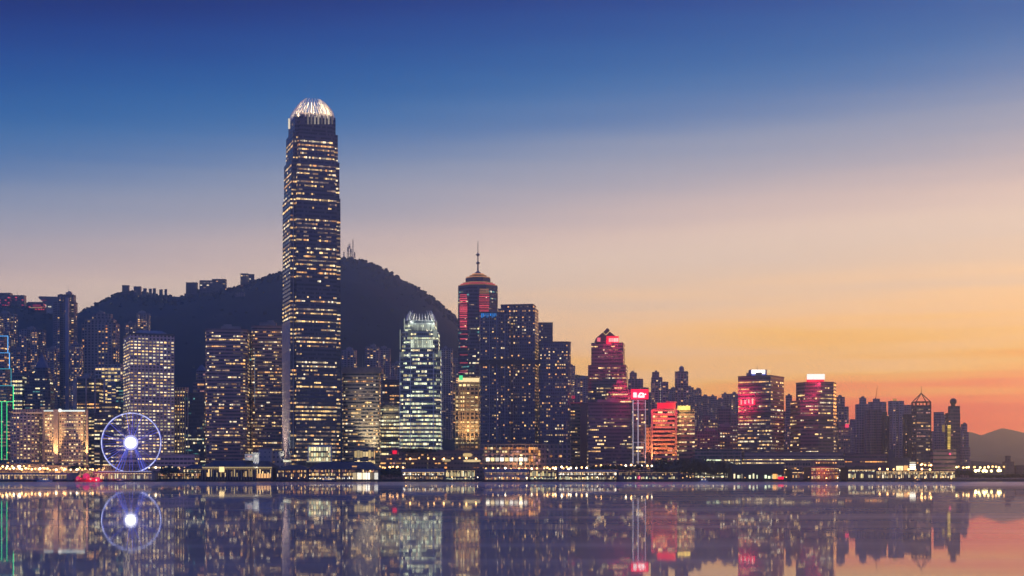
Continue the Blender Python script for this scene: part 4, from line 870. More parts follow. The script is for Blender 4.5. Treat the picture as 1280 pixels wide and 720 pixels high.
ridgeb('ridge_apartment', 'solitary dark apartment block on the crest above the valley', 'apartment block', 232.3, 247.5, 353.5, .03)
ridgeb('ridge_apartment', 'long apartment block on the crest with a few gold windows', 'apartment block', 249.3, 268, 351, .3)
ridgeb('ridge_apartment', 'flat apartment block joined to the right of the long crest block', 'apartment block', 265, 283.5, 349.3, .25)
ridgeb('ridge_apartment', 'crest block nearest the tallest skyscraper, lit at its top', 'apartment block', 300.5, 311, 342.3, .3)
ridgeb('ridge_apartment', 'lower wing beside the crest block nearest the tallest skyscraper', 'apartment block', 311, 318, 343.3, .05)
ridgeb('ridge_restaurant', 'long dark building with red lamps on the far left ridge', 'restaurant', -6, 16, 366.5, .3, 'red'); ridgeb('ridge_restaurant', 'right wing of the far left ridge building with a chimney', 'restaurant', 14, 33, 369.5, .3, 'red', antenna=9)
r, _, _ = ridgeb('ridge_mall', 'low ridge mall glowing red beside the flaring observation building', 'mall', 35, 57, 378, .35, 'red'); lightbar(r, 'light_strip', 37, 53, 384, 385, YR - 43, EM['gold']); lightbar(r, 'red_front', 41, 51, 380.5, 383.5, YR - 43, emat('mall_red', (.9, .04, .12), .4))
# flaring observation building
OY = YR - 60; r = empty('observation_building', (PX(62, OY), OY, PZ(386, OY)), 0, 'wok-shaped observation building flaring out on the left ridge', 'observation building')
b = MB(); pr = [(57.5, 381), (48, 372.3), (48.6, 370.3), (72.5, 370.8), (72.5, 373), (69, 381)]
f_ = [(PX(x, OY), OY, PZ(y, OY)) for x, y in pr]; g_ = [(x, OY + 26, z) for x, y, z in f_]
b.poly(list(reversed(f_))); b.poly(g_)
for i in range(len(f_)): j = (i + 1) % len(f_); b.poly([f_[i], f_[j], g_[j], g_[i]])
b.build('bowl', mat('obs_shell', (.08, .08, .11), .5), r); b = MB(); b.pbox(58, 68, 380, 392, OY + 2, 20); b.build('base', CONC, r)
lightbar(r, 'light_strip', 60, 64, 382.6, 384, OY - 2, EM['bright']); lightbar(r, 'red_edge', 52, 58, 375, 375.9, OY - 1, emat('mall_red', (.9, .04, .12), .4))
# radio masts on the summit
for x, y, w, lab in ((430, 315, 1.2, 'short leftmost mast on the summit'), (434.8, 309, 1.8, 'left post of the summit lattice cluster'), (436.8, 305.2, 2.6, 'broad lattice radio tower on the summit'), (438.9, 311, 1.8, 'right post of the summit lattice cluster'), (441.2, 300.2, .9, 'tallest thin mast on the summit'), (443.4, 315.3, 1.4, 'small dish mast right of the tall summit mast')):
    r = empty('radio_mast', (PX(x, YR), YR, PZ(322, YR)), 0, lab, 'mast'); b = MB(); w0 = w * .8; zb, zt = PZ(323, YR), PZ(y, YR); xx = PX(x, YR)
    cs = [(-w0, -w0), (w0, -w0), (w0, w0), (-w0, w0)]
    for dx, dy in cs: b.tube((xx + dx, YR + dy, zb), (xx + dx * .6, YR + dy * .6, zt), .35, n=5)
    n_ = max(2, int((zt - zb) / 5))
    for k in range(n_):
        z0 = zb + (zt - zb) * k / n_; z1 = zb + (zt - zb) * (k + 1) / n_; f0 = 1 - .4 * k / n_; f1 = 1 - .4 * (k + 1) / n_
        for i in range(4): a, c = cs[i], cs[(i + 1) % 4]; b.tube((xx + a[0] * f0, YR + a[1] * f0, z0), (xx + c[0] * f1, YR + c[1] * f1, z1), .22, n=4)
    b.build('lattice', DARK, r)
    if w > 1: b = MB(); b.tube((xx, YR - w0 - 1, zt - 6), (xx, YR - w0 - 2, zt - 6), 1.6, n=8); b.build('dish', STEEL, r)
    b = MB(); b.tube((xx, YR, zt - .5), (xx, YR, zt + 4), .3, .1, 5); b.build('aerial', DARK, r)
#%%WATERFRONT
RFD = mat('pier_roof_dark', (.045, .045, .06), .6); RFP = mat('pier_roof_pale', (.34, .29, .3), .6); PW = mat('pier_wall', (.16, .13, .13), .7); PWL = mat('pier_wall_pale', (.5, .44, .4), .6)
def pier(name, label, cat, x0, x1, y0, y1, Y=1402, d=34, roof='slab', rows=(), ncol=8, rm=RFD, wm=PW, over=1.2, prob=.8, colm=None, deck=True, ridge=.35):
    """waterfront hall: y0 roof top, y1 eaves; rows of (top, bottom, count, palette)"""
    Y -= d * .5 if Y < 1404 else 0
    r = empty(name, (PX((x0 + x1) / 2, Y + d / 2), Y + d / 2, 1.2), 0, label, cat); rng = random.Random(hash_(label))
    X0, X1 = PX(x0, Y), PX(x1, Y); ze, zt = PZ(y1, Y), PZ(y0, Y)
    b = MB(); b.box(X0, X1, Y + .8, Y + d, 1.2, ze); b.build('wall', wm, r)
    b = MB(); o = over
    if roof == 'slab': b.box(X0 - o, X1 + o, Y - o, Y + d + o, ze, zt)
    else:
        k = min((X1 - X0) * .5, d * .5) * (1 - ridge)
        e = [(X0 - o, Y - o), (X1 + o, Y - o), (X1 + o, Y + d + o), (X0 - o, Y + d + o)]; w = (X1 - X0) * (.5 - ridge * .5)
        b.prism(e, ze - .5, ze); b.prism(e, ze, zt, pl2=[(X0 + k, Y + d * .38), (X1 - k, Y + d * .38), (X1 - k, Y + d * .62), (X0 + k, Y + d * .62)], bottom=False)
    b.build('roof', rm, r)
    for a, c, n, pal in rows:
        n = int(n * 1.7)
        for k in range(n):
            if rng.random() > prob * 1.05: continue
            w = (x1 - x0 - 1) / n; xa = x0 + .5 + k * w; b = MB(); b.pbox(xa + w * .12, xa + w * rng.uniform(.5, .9), a + rng.uniform(0, .4) + (c - a) * rng.choice((0, 0, .25, .45)), c - rng.uniform(0, .4), Y + .3, .3); b.build('window', EM[pick(rng, pal)], r)
    if rows:      # glowing strips added under the eaves for a continuous golden glow
        a_ = rows[0][0]; b = MB(); b.pbox(x0 + .6, x1 - .6, a_ - .55, a_ - .05, Y - .1, .3); b.build('eave_light', EMB['eave'], r)
    for k in range(ncol):
        x = X0 + (X1 - X0) * (k + .5 * 0) / max(1, ncol - 1); b = MB(); b.box(x - .28, x + .28, Y - .6, Y, 1.2, ze); b.build('column', colm or wm, r)
    if deck:
        b = MB(); b.box(X0 - 1.5, X1 + 1.5, Y - 2.5, Y + d, .5, 1.6); b.build('deck', TIMBER, r)
        for k in range(max(2, int((X1 - X0) / 9))):
            x = X0 + (X1 - X0) * k / max(1, int((X1 - X0) / 9) - 1); b = MB(); b.tube((x, Y - 1.6, -2), (x, Y - 1.6, .6), .35, n=6); b.build('pile', TIMBER, r)
    return r, Y
r, Y = pier('promenade_pavilion', 'long colonnaded promenade pavilion with warm lit bays at the left edge', 'pavilion', -6, 84, 591, 593.6, rows=((594, 598.6, 34, 'off'),), ncol=24, rm=RFP, wm=PWL, prob=.75)
r, Y = pier('pier_hall', 'low white-lit pier hall under the ferris wheel', 'pier', 118, 190, 589.6, 591.4, rows=((592.2, 598.6, 30, 'jard'),), ncol=22, rm=RFP, wm=PWL, prob=.85)
lightbar(r, 'eave_light', 123, 189, 588.9, 589.5, Y - 1.6, emat('eave_violet', (.8, .75, 1), .7))
r, Y = pier('market_stalls', 'cluttered lit stalls with pink lamps under the spreading tree', 'stall', 192, 252, 590, 591.5, rows=((592, 595, 20, 'fire'), (595, 598.6, 16, 'off')), ncol=9, prob=.7, d=20, Y=1410, deck=False)
r, Y = pier('pier_hall', 'hip-roofed shed with a dark roof between the tree and the clock tower pier', 'pier', 229, 256, 580.5, 585.5, roof='hip', rows=((587, 591, 8, 'cool'), (592, 598, 7, 'off')), ncol=7, prob=.7, Y=1410, d=22, deck=False)
# old-style ferry pier with clock tower
r, Y = pier('ferry_pier', 'old-style ferry pier with a gold-lit eave, lit columns and a small white clock tower', 'ferry pier', 253, 340, 576, 584, roof='hip', rows=((586.5, 596, 30, 'gold'), ), ncol=26, prob=.35, wm=TIMBER, colm=mat('pier_column', (.34, .29, .24), .6), d=40, ridge=.62)
lightbar(r, 'eave_light', 252.5, 340, 583.6, 585.1, Y - 1.8, emat('eave_gold', (1, .74, .32), 1.0, .8, 1.0))
lightbar(r, 'wall_light', 321, 338, 592, 597.5, Y + .1, EM['amber'])
b = MB(); b.pbox(274, 280, 583.5, 590, Y - 2, 3); b.build('entrance_bay', EM['gold'], r)
b = MB(); b.pbox(316.5, 323.5, 566.5, 586, Y + 8, 5.5); b.pbox(315.8, 324.2, 565.6, 566.6, Y + 7.3, 7); b.build('clock_tower', mat('tower_stone', (.72, .70, .62), .6), r)
b = MB(); b.tube((PX(320, Y + 7.9), Y + 7.9, PZ(570, Y + 8)), (PX(320, Y + 7.9), Y + 7.6, PZ(570, Y + 8)), 1.5, n=16); b.build('clock_face', emat('clock_face', (1, .97, .85), 1.4), r)
b = MB(); b.pbox(306, 316, 567.3, 575.5, Y + 9, 6); b.build('side_block', mat('tower_stone', (.72, .70, .62), .6), r)
for k in range(3): lightbar(r, 'window', 307.3 + k * 2.8, 309 + k * 2.8, 569.5, 571.6, Y + 8.7, EM['pink'])
flood(320, 586, Y - 6, 319.5, 570, Y + 9, (1, .95, .75), 1.1e4, 70)
r, Y = pier('ferry_pier', 'dark hip-roofed ferry pier with amber halls, right of the clock tower pier', 'ferry pier', 346, 385, 581, 587, roof='hip', rows=((587.5, 590.5, 14, 'bigamber'), (592, 596, 13, 'off')), ncol=9, prob=.75)
r, Y = pier('ferry_pier', 'large dark-roofed ferry pier with blazing white and amber decks', 'ferry pier', 386, 473, 577, 586.5, roof='hip', rows=((586.8, 590.3, 24, 'dusk'), (591, 594.6, 26, 'gold'), (596, 599, 24, 'bright')), ncol=14, prob=.85, ridge=.55, d=44)
for k in range(6): lightbar(r, 'window', 441 + k * 5.4, 446 + k * 5.4, 591, 599.2, Y + .05, EM['bright' if k % 2 else 'white'])
lightbar(r, 'roof_lamp', 440, 446, 582.2, 583.8, Y + 2, EM['amber'])
r, _, _ = B('glass_pavilion', 'gold-lit glass pavilion behind the large dark-roofed pier', 'pavilion', [(443, 468.5, 560.5)], 1450, aspect=.5, wall=(.4, .3, .2), fh=10, bw=3, ww=.9, wh=.9, lit=1, run=1, pal='gold', merge=False, plant=False, floorvar=False)
for x0, x1, y, lab, ky in ((486, 535, 562, 'dark tree-topped terrace building at the foot of the second crowned tower', 'bigamber'), (535, 604, 564, 'dark station podium with glowing oval openings', 'fire'), (475, 507, 570, 'low terrace with amber lamps between the big pier and the tree clump', 'fire')):
    r, _, _ = B('podium', lab, 'podium', [(x0, x1, y)], 1480 if x0 > 480 else 1460, aspect=.4, wall=(.13, .10, .11), fh=4.5, bw=3.4, ww=.7, wh=.4, lit=.22, run=2, pal=ky, plant=False)
    if x0 == 535:
        for a, c, e, g in ((578.5, 590, 566.5, 571), (579, 601, 574.5, 577.5), (552.5, 563.5, 574, 577)):
            b = MB(); n = 12; YY = 1477; cx_, cz = PX((a + c) / 2, YY), PZ((e + g) / 2, YY); rx, rz = PX(c, YY) - PX((a + c) / 2, YY), (PZ(e, YY) - PZ(g, YY)) / 2
            f_ = [(cx_ + rx * math.copysign(abs(math.cos(2 * math.pi * k / n)) ** .6, math.cos(2 * math.pi * k / n)), YY, cz + rz * math.copysign(abs(math.sin(2 * math.pi * k / n)) ** .6, math.sin(2 * math.pi * k / n))) for k in range(n)]
            b.poly(f_); b.poly([(x, y + .4, z) for x, y, z in reversed(f_)])
            for k in range(n): j = (k + 1) % n; q_ = f_[k]; q2_ = f_[j]; b.poly([q_, (q_[0], q_[1] + .4, q_[2]), (q2_[0], q2_[1] + .4, q2_[2]), q2_])
            b.build('oval_window', EM['gold'], r)
lg = B('kiosk', 'small block with a red lit screen among the terrace trees', 'kiosk', [(489, 498, 561)], 1462, wall=(.2, .15, .16), fh=4, bw=4, lit=.3, plant=False)[0]; lightbar(lg, 'red_screen', 490.5, 496, 563, 567.5, 1460, SR)
r, Y = pier('ferry_pier', 'flat-roofed pier with a mauve roof and bright white hall', 'ferry pier', 503, 556, 585.8, 590, rows=((590.8, 594, 18, 'bright'), (595.5, 599, 17, 'off')), ncol=10, rm=RFP, prob=.85)
r, Y = pier('ferry_pier', 'pier with a glowing yellow slatted glass box on its upper floor', 'ferry pier', 557, 594, 586.5, 588, rows=((588.4, 595.8, 22, 'yel'), (597, 599.2, 12, 'green')), ncol=9, rm=RFD, prob=.95)
r, Y = pier('ferry_pier', 'pale two-decked pier with an orange lower hall', 'ferry pier', 606, 660, 586, 590.5, rows=((591, 593.4, 18, 'dusk'), (596, 599.4, 20, 'fire')), ncol=12, rm=RFP, wm=PWL, prob=.85)
r, Y = pier('ferry_pier', 'short pier with a yellow-green glazed upper floor', 'ferry pier', 662, 696, 587, 588.6, rows=((588.8, 595.4, 8, 'yel'), (597, 599, 11, 'green')), ncol=6, prob=.92)
r, Y = pier('ferry_pier', 'longest pier terrace with a white upper band and yellow stalls below', 'ferry pier', 698, 771, 587, 590.2, rows=((590.6, 593.8, 26, 'bright'), (595.4, 599.4, 28, 'yel')), ncol=16, rm=RFP, prob=.88)
r, Y = pier('ferry_pier', 'dim low pier with scattered greenish lamps under dark trees', 'ferry pier', 773, 848, 589.4, 590.6, rows=((591, 594, 22, 'off'), (595.6, 598.6, 22, 'yel')), ncol=12, prob=.5)
r, Y = pier('ferry_terminal', 'dark green ferry terminal with round-shouldered lit windows and a red-lit corner', 'ferry terminal', 916, 979, 581, 590, roof='slab', rows=((587, 588.6, 14, 'green'), (592, 598.2, 8, 'green')), ncol=9, rm=mat('terminal_roof', (.03, .05, .05), .6), wm=mat('terminal_wall', (.03, .05, .05), .6), prob=.9, over=.5)
lightbar(r, 'window', 966, 972, 592.5, 598.6, Y + .1, EM['orange']); lightbar(r, 'red_corner', 972.5, 979.5, 596, 599, Y - .8, SR)
r, Y = pier('terminal_building', 'three-tiered terminal glowing orange and red', 'terminal', 1014, 1049, 583.5, 585, rows=((586, 588.4, 12, 'fire'), (590.2, 592.4, 12, 'fire'), (594, 598.6, 13, 'fire')), ncol=7, rm=PW, prob=.9)
for y in (576.5, 580): lightbar(r, 'tier', 1019, 1048, y, y + 1.2, Y + 6, PW)
b = MB(); b.pbox(1018, 1047, 575.5, 583.6, Y + 8, 16); b.build('upper_tier', mat('tier_rose', (.3, .15, .14), .7), r)
for k in range(9): lightbar(r, 'window', 1020 + k * 3, 1021.6 + k * 3, 577.6, 579.3, Y + 7.6, EM['amber'])
glow(1030, 589, Y - 9, (1, .12, .06), 9e3, 1)
r, Y = pier('ferry_pier', 'small pier house with an orange doorway and lamp', 'ferry pier', 990, 1003, 587, 589.5, rows=((591, 597.5, 4, 'fire'),), ncol=3, prob=.8)
r, Y = pier('ferry_pier', 'waterside hall with yellow-green lamps left of the long white-lit pier', 'ferry pier', 1060, 1094, 584, 587, rows=((588, 589.6, 12, 'green'), (592, 597.5, 10, 'yel')), ncol=8, prob=.6)
r, Y = pier('ferry_pier', 'long low glass pier lit white at the western end', 'ferry pier', 1095, 1194, 588, 589.6, rows=((590.2, 593, 34, 'jard'), (593.2, 597.6, 32, 'jard')), ncol=16, prob=.82)
# ------------------------------------------------ ferris wheel
WY = 1428; wx, wz, wr = PX(164.5, WY), PZ(553.5, WY), 37 / F * WY
r = empty('ferris_wheel', (wx, WY, 3), 0, 'white and violet lit ferris wheel with a blazing white hub', 'ferris wheel')
def place(m, name, parent): return m.build(name, WM[name], parent)
def ring(y, rad, th, mtl, name):
    b = MB(); n = 72
    for k in range(n):
        a0, a1 = 2 * math.pi * k / n, 2 * math.pi * (k + 1) / n
        b.tube((wx + rad * math.cos(a0), y, wz + rad * math.sin(a0)), (wx + rad * math.cos(a1), y, wz + rad * math.sin(a1)), th, n=6)
    return b.build(name, mtl, r)
WR = emat('wheel_white', (.55, .58, 1), 1.5); WV = emat('wheel_violet', (.12, .13, 1), .8, .5, 1.2); WB = emat('wheel_leg', (.16, .18, 1), .8)
ring(WY - 2, wr, .55, WR, 'rim'); ring(WY + 2, wr, .3, WV, 'rim')
for k in range(56):  # spokes doubled to stand in for the violet glow inside the rim
    a = 2 * math.pi * k / 56 + .05; b = MB(); b.tube((wx, WY - 2, wz), (wx + wr * math.cos(a), WY - 2, wz + wr * math.sin(a)), .22, n=5); b.build('spoke', WV, r)
for k in range(42):
    a = 2 * math.pi * k / 42; c = (wx + (wr + .6) * math.cos(a), WY, wz + (wr + .6) * math.sin(a) - .3); b = MB(); b.ball(c, .95, 8, sz=1.1); b.build('cabin', mat('cabin_glass', (.25, .26, .4), .2), r)
for sx in (-1, 1):
    for dy in (-6, 6):
        for off in (0, 4.6):
            b = MB(); b.tube((wx + sx * 2.2, WY + dy * .4, wz - 1), (wx + sx * (13 + off), WY + dy, 4), .42, .5, n=6); b.build('leg', WB, r)
b = MB(); b.tube((wx, WY - 3.6, wz), (wx, WY - 4.4, wz), 5.6, n=28); b.build('hub_light', emat('hub_white', (1, 1, .94), 4.0, sample=True), r)
b = MB(); b.tube((wx, WY - 3.2, wz), (wx, WY - 3.6, wz), 7.6, n=28); b.build('hub_ring', emat('hub_violet', (.5, .5, 1), 1.1), r)
b = MB(); b.tube((wx, WY - 3, wz), (wx, WY + 4, wz), 2, n=16); b.build('axle', STEEL, r)
b = MB(); b.box(wx - 26, wx + 26, WY - 8, WY + 8, 2.9, 5); b.build('platform', mat('wheel_platform', (.5, .48, .55), .5), r)
glow(164.5, 553.5, WY - 16, (.62, .6, 1), 1.5e4, 3)
# ------------------------------------------------ trees
LEAF = mat('leaves', (.045, .07, .035), .7, var=.5, scale=.4); BARK = mat('bark', (.07, .055, .045), .9)
def tree_meshes(seed, h, w, flat):
    g = random.Random(seed); t = MB(); t.tube((0, 0, -.6), (.2, 0, h * .5), .32, .2, 7)
    tips = []
    for k in range(7):
        a = k * .9 + g.uniform(-.3, .3); l = w * g.uniform(.25, .42); e = (.2 + l * math.cos(a), l * math.sin(a), h * g.uniform(.58, .85)); t.tube((.2, 0, h * g.uniform(.32, .5)), e, .14, .05, 5); tips.append(e)
    tips.append((0, 0, h * .85)); c = MB()
    for _ in range(620):
        e = g.choice(tips); rad = w * .23; p = [e[i] + g.gauss(0, rad * (.55 if i < 2 else .55 * flat)) for i in range(3)]
        if p[2] < h * .32: p[2] = h * .32 + g.random()
        s_ = g.uniform(.35, .75); u = Vector((g.gauss(0, 1), g.gauss(0, 1), g.gauss(0, 1))).normalized(); v = u.orthogonal().normalized(); q_ = Vector(p)
        c.poly([q_ - u * s_ - v * s_ * .6, q_ + u * s_ - v * s_ * .6, q_ + u * s_ + v * s_ * .6, q_ - u * s_ + v * s_ * .6])
    mt = bpy.data.meshes.new('trunk'); mt.from_pydata(t.v, [], t.f); mt.materials.append(BARK)
    mc = bpy.data.meshes.new('crown'); mc.from_pydata(c.v, [], c.f); mc.materials.append(LEAF); return mt, mc
TV = [tree_meshes(1, 9, 9, .8), tree_meshes(2, 10, 8, 1.1), tree_meshes(3, 8, 10, .7)]
def tree(px, base_py, Y, height_px, label, group=None, var=0, wide=1.0):
    h = height_px / F * Y; mt, mc = TV[var]; s = h / (9, 10, 8)[var]
    r = empty('tree', (PX(px, Y), Y, PZ(base_py, Y)), px * 1.7, label, 'tree', group)
    for n, m in (('trunk', mt), ('crown', mc)):
        o = bpy.data.objects.new(n, m); COL.objects.link(o); o.parent = r; o.scale = (s * wide, s * wide, s)
    return r
tree(212, 599, 1404, 15.5, 'dark umbrella-shaped tree on the promenade between the wheel and the clock tower pier', var=2, wide=1.15)
gt = random.Random(21)
def row(x0, x1, n, y, Y, hp, label, group):
    for k in range(n):
        tree(x0 + (x1 - x0) * (k + .5) / n + gt.uniform(-2, 2), y, Y + gt.uniform(-5, 5), hp * gt.uniform(.8, 1.2), label, group, gt.randrange(3), gt.uniform(1, 1.35))
row(826, 920, 16, 599, 1412, 18, 'dark tree in the unlit clump left of the green ferry terminal', 'trees left of the green ferry terminal')
row(822, 876, 9, 592, 1440, 15, 'taller dark tree behind the unlit clump, below the orange flooded tower', 'trees below the orange flooded tower')
row(506, 545, 7, 569, 1474, 8, 'dark tree on the terrace below the second crowned tower', 'trees on the terrace')
row(474, 503, 5, 599, 1408, 12, 'dark waterfront tree in the gap between the big pier and the mauve-roofed pier', 'trees in the gap between piers')
row(738, 800, 8, 591, 1440, 9, 'small dark tree behind the longest pier terrace', 'trees behind the pier terrace')
row(86, 122, 5, 590, 1450, 8, 'small tree among lamps below the white-topped hotel', 'trees below the white-topped hotel')
row(340, 352, 3, 598, 1404, 8, 'low dark shrubby tree at the water edge right of the clock tower pier', 'trees right of the clock tower pier')
row(1190, 1215, 6, 597, 1406, 8, 'low dark tree at the western end of the white-lit pier', 'trees at the western end')
row(1213, 1290, 12, 600, 1406, 7, 'low dark tree along the far right shore', 'trees along the right shore')
# ------------------------------------------------ street lamps
pm = MB(); pm.tube((0, 0, 0), (0, 0, 7), .14, .09, 6); pm.tube((0, 0, 6.9), (.9, 0, 7.2), .08, n=5)
hm_ = MB(); hm_.ball((.9, 0, 7.05), 1.05, 8)  # head oversized to stand in for the lamp's glow
def lmesh(b, n, m): me = bpy.data.meshes.new(n); me.from_pydata(b.v, [], b.f); me.materials.append(m); return me
PM = lmesh(pm, 'pole', DARK)
HM = dict(a=lmesh(hm_, 'lamp_head', emat('lamp_amber', (1, .5, .16), 7.0, .5, 1.2)), w=lmesh(hm_, 'lamp_head', emat('lamp_warm', (1, .78, .48), 9.0, .5, 1.2)), y=lmesh(hm_, 'lamp_head', emat('lamp_yellow', (1, .8, .3), 14.0, .6, 1.2)))
def lamps(x0, x1, n, y, Y, kinds, label, group, jit=2.0, s=1.0):
    g = random.Random(int(x0) + n)
    for k in range(n):
        px = x0 + (x1 - x0) * (k + .5) / n + g.uniform(-jit, jit); YY = Y + g.uniform(-6, 6); py = y + g.uniform(-.8, .8)
        r = empty('street_lamp', (PX(px, YY), YY, PZ(py, YY) - 7 * s), g.uniform(0, 6), label, 'street lamp', group)
        for nme, me in (('pole', PM), ('lamp_head', HM[g.choice(kinds)])):
            o = bpy.data.objects.new(nme, me); COL.objects.link(o); o.parent = r; o.scale = (s, s, s)
lamps(0, 60, 16, 586, 1440, 'aaw', 'glowing promenade lamp in front of the bow-fronted hotel', 'lamps before the bow-fronted hotel')
lamps(0, 40, 7, 583, 1470, 'aw', 'amber lamp up by the foot of the green neon tower', 'lamps by the neon tower')
lamps(60, 128, 18, 587, 1445, 'aaw', 'amber promenade lamp in front of the white-topped hotel', 'lamps before the white-topped hotel')
lamps(186, 250, 12, 585, 1445, 'aw', 'lamp in front of the long post office block', 'lamps before the post office block')
lamps(468, 505, 9, 584, 1440, 'a', 'orange lamp on the road beside the large dark-roofed pier', 'lamps beside the large pier')
lamps(500, 600, 10, 573, 1470, 'a', 'amber lamp on the terrace in front of the station podium', 'lamps on the station terrace')
lamps(676, 735, 10, 584.5, 1440, 'aw', 'amber lamp behind the longest pier terrace', 'lamps behind the pier terrace')
lamps(604, 715, 14, 586, 1442, 'aw', 'warm lamp on the road below the hotel podium', 'lamps below the hotel podium')
lamps(930, 1060, 18, 588, 1440, 'aaw', 'amber lamp on the road below the two sign-topped towers', 'lamps below the sign-topped towers')
lamps(1062, 1165, 12, 587, 1445, 'a', 'amber lamp on the road below the western towers', 'lamps below the western towers')
lamps(745, 815, 14, 582, 1450, 'aaw', 'amber street lamp at the foot of the white-lined tower', 'lamps below the white-lined tower')
lamps(985, 1012, 5, 591, 1420, 'a', 'orange lamp near the small pier house', 'lamps near the small pier house')
lamps(1195, 1255, 16, 584, 1470, 'aay', 'amber street lamp on the far western shore road', 'lamps on the western shore road')
lamps(352, 470, 14, 597, 1384, 'aw', 'small quay lamp at the water edge before the dark-roofed piers', 'quay lamps before the dark-roofed piers', s=.55)
lamps(505, 770, 30, 597, 1384, 'aaw', 'small quay lamp at the water edge before the pale central piers', 'quay lamps before the pale central piers', s=.55)
lamps(845, 1055, 16, 597, 1386, 'aaw', 'small quay lamp at the water edge before the trees and green terminal', 'quay lamps before the trees and terminal', s=.5)
lamps(1060, 1195, 12, 598, 1386, 'a', 'small amber quay lamp before the long white-lit western pier', 'quay lamps before the western pier', s=.5)
lamps(1150, 1165, 5, 581, 1478, 'a', 'amber lamp left of the mauve banded block', 'lamps left of the mauve block')
lamps(1218, 1252, 9, 588.5, 1430, 'y', 'brilliant yellow-white floodlight lamp on the far right shore', 'floodlights on the right shore', s=1.3)
for x, y, c, p in ((20, 584, (1, .5, .2), 4e4), (45, 584, (1, .52, .22), 4e4), (80, 585, (1, .5, .2), 3.5e4), (100, 585, (1, .5, .2), 3e4), (1235, 588, (1, .75, .3), 6e4), (220, 590, (1, .35, .25), 6e3), (770, 583, (1, .45, .18), 1.5e4)): glow(x, y, 1448, c, p, 1)  # unseen spots added among the street lamps to spread their glow
for x0, x1, y, lab, Yq, l in ((-8, 58, 581, 'glowing street-level arcade below the bow-fronted hotel', 1490, .8), (58, 128, 583, 'glowing street-level arcade below the white-topped hotel', 1490, .7), (128, 190, 583, 'street-level arcade behind the ferris wheel', 1490, .5),
    (736, 812, 581, 'lit forecourt arcade at the foot of the wide dark office block', 1480, .5), (812, 868, 582, 'amber-lit forecourt arcade below the orange flooded tower', 1485, .6), (980, 1056, 578, 'amber-lit arcade behind the three-tiered terminal', 1470, .4)):
    B('arcade', lab, 'arcade', [(x0, x1, y)], Yq, aspect=.12, wall=(.3, .22, .18), fh=4.2, bw=3, ww=.75, wh=.6, lit=l, run=2, pal='bigamber', plant=False, floorvar=False)
r, _, _ = B('house', 'lone lit villa on the dark slope below the crest, near the tallest skyscraper', 'house', [(293.5, 306, 365.5)], 2560, aspect=.5, wall=(.2, .18, .17), fh=4, bw=4, ww=.7, wh=.5, lit=.7, run=1, pal='dusk', base=PZ(370, 2560), plant=False)
# ------------------------------------------------ boats
def boat(name, label, cat, px, Y, ln, hull, cabin, pal, hc=3.0, decks=1, mast=True, roofm=None, yawd=0):
    x = PX(px, Y); r = empty(name, (x, Y, 0), R(yawd), label, cat); w = ln * .26
    b = MB(); st = [(-.5, .75, 1.1), (-.3, 1, .9), (.1, 1, .9), (.35, .7, 1.15), (.5, .05, 1.6)]; pv = None
    for t, k, z in st:
        s_ = [(x + t * ln, Y - w * .5 * k, z * hc * .5), (x + t * ln, Y - w * .38 * k, -.4), (x + t * ln, Y + w * .38 * k, -.4), (x + t * ln, Y + w * .5 * k, z * hc * .5)]
        if pv:
            for i in range(3): b.poly([pv[i], pv[i + 1], s_[i + 1], s_[i]])
            b.poly([pv[3], pv[0], s_[0], s_[3]])
        else: b.poly(s_)
        pv = s_
    b.poly(list(reversed(pv))); b.build('hull', hull, r); z = hc * .45
    for d in range(decks):
        a, e = -.36 + d * .05, .26 - d * .07; b = MB(); b.box(x + a * ln, x + e * ln, Y - w * .36, Y + w * .36, z, z + 2.3); b.build('cabin', cabin, r); g = random.Random(d)
        n = max(3, int(ln * .6 / 1.6))
        for k in range(n):
            xa = x + a * ln + (e - a) * ln * (k + .15) / n; xb = x + a * ln + (e - a) * ln * (k + .85) / n
            c = MB(); c.box(xa, xb, Y - w * .36 - .12, Y - w * .36 + .02, z + .8, z + 1.9); c.build('window', EM[pick(g, pal)], r)
        b = MB(); b.box(x + (a - .03) * ln, x + (e + .04) * ln, Y - w * .42, Y + w * .42, z + 2.32, z + 2.6); b.build('roof', roofm or WHITE, r); z += 2.6
    if mast: b = MB(); b.tube((x, Y, z - .1), (x, Y, z + 3.4), .12, .06, 6); b.build('mast', STEEL, r)
    return r
HB = mat('hull_navy', (.03, .035, .07), .4); HWH = mat('hull_white', (.6, .58, .56), .4); HRD = mat('hull_red', (.35, .03, .05), .5)
boat('ferry_boat', 'small navy and white ferry with lit cabin in front of the large dark-roofed pier', 'ferry', 410, 1362, 15, HB, WHITE, 'gold', 3.2, 1)
boat('motor_yacht', 'small white launch moored by the promenade pavilion', 'boat', 56, 1372, 15, HWH, WHITE, 'off', 2.4)
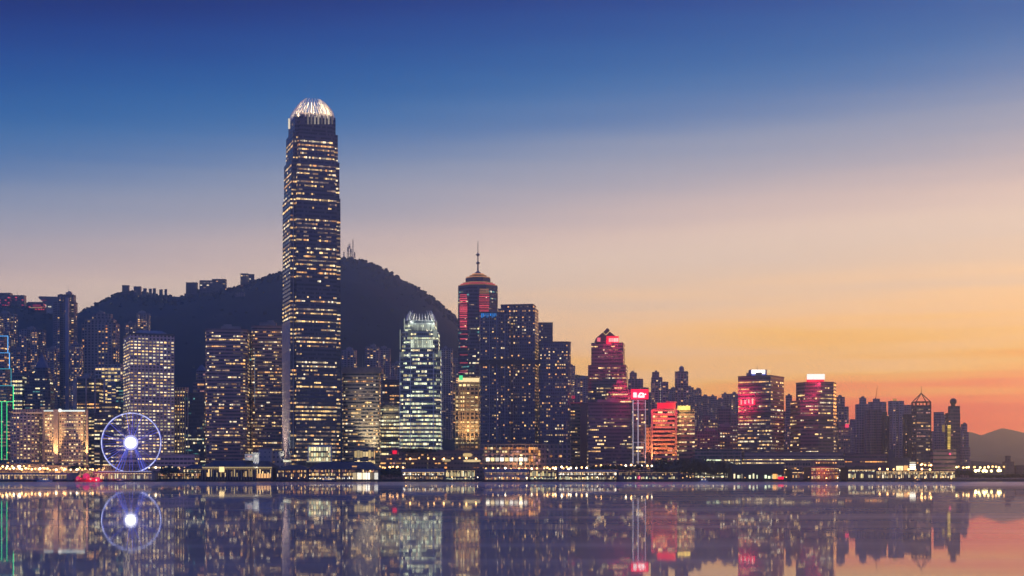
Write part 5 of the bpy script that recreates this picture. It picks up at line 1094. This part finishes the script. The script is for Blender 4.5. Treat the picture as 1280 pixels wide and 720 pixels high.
boat('motor_yacht', 'tiny launch beside the white-lit pier hall below the wheel', 'boat', 151, 1376, 9, HB, HWH, 'dusk', 2, mast=False)
boat('motor_boat', 'little pale motor boat off the dark trees left of the green ferry terminal', 'boat', 880, 1372, 8, HWH, WHITE, 'jard', 2, mast=False)
boat('motor_boat', 'small dark boat on the water off the long white-lit western pier', 'boat', 1148, 1355, 5, HB, HB, 'dusk', 2, mast=False)
r = boat('party_boat', 'moored boat lit bright red with domed canopies, left of the ferris wheel', 'boat', 111, 1376, 27, HRD, HRD, 'red', 3.6, 1, mast=False, roofm=HRD)
x = PX(111, 1376); RC = emat('canopy_red', (1, .03, .14), 1.2, sample=True)
b = MB(); b.ball((x - 2.2, 1375, 5.2), 3.4, 14, sz=1.0); b.build('canopy', RC, r); b = MB(); b.ball((x - 10, 1375, 2.8), 2.5, 12, sz=1.1); b.build('canopy', RC, r); b = MB(); b.ball((x + 9, 1375, 2.4), 2.6, 12, sz=.9); b.build('canopy', RC, r)
for dx, z, k in ((-2, 2.6, 'pink'), (3, 2.6, 'bright'), (8.6, 1.8, 'bright'), (-10, 2.2, 'pink')): b = MB(); b.ball((x + dx, 1371.6, z), .9, 8); b.build('lamp', EM[k], r)
glow(112, 597, 1362, (1, .02, .12), 1.2e4, 1.5); glow(800, 597, 1385, (1, .05, .2), 3e3, 1)

# ------------------------------------------------ sub-parts hang under the part they belong to
SUB = dict(clock_face=('clock_tower',), hub_ring=('hub_light',), sign_mark=('sign_board',), sign=('sign_board', 'sign_box'), sign_edge=('sign_box',), dish=('lattice',), aerial=('lattice',), cabin=('rim',), roof_light=('roof_canopy',), crown_light=('crown',), lobby_window=('lobby_frame',), oval_window=('facade',))
for o in list(bpy.data.objects):
    if o.parent is None or o.parent.parent is not None: continue
    want = SUB.get(o.name.split('.')[0], ())
    if o.parent['category'] in ('boat', 'ferry') and o.name.split('.')[0] in ('window', 'roof'): want = ('cabin',)
    for c in (o.parent.children if want else ()):
        if c.name.split('.')[0] in want and c.name != o.name:
            o.parent = c
            if c.scale[0] != 1: o.scale = (1, 1, 1)
            break
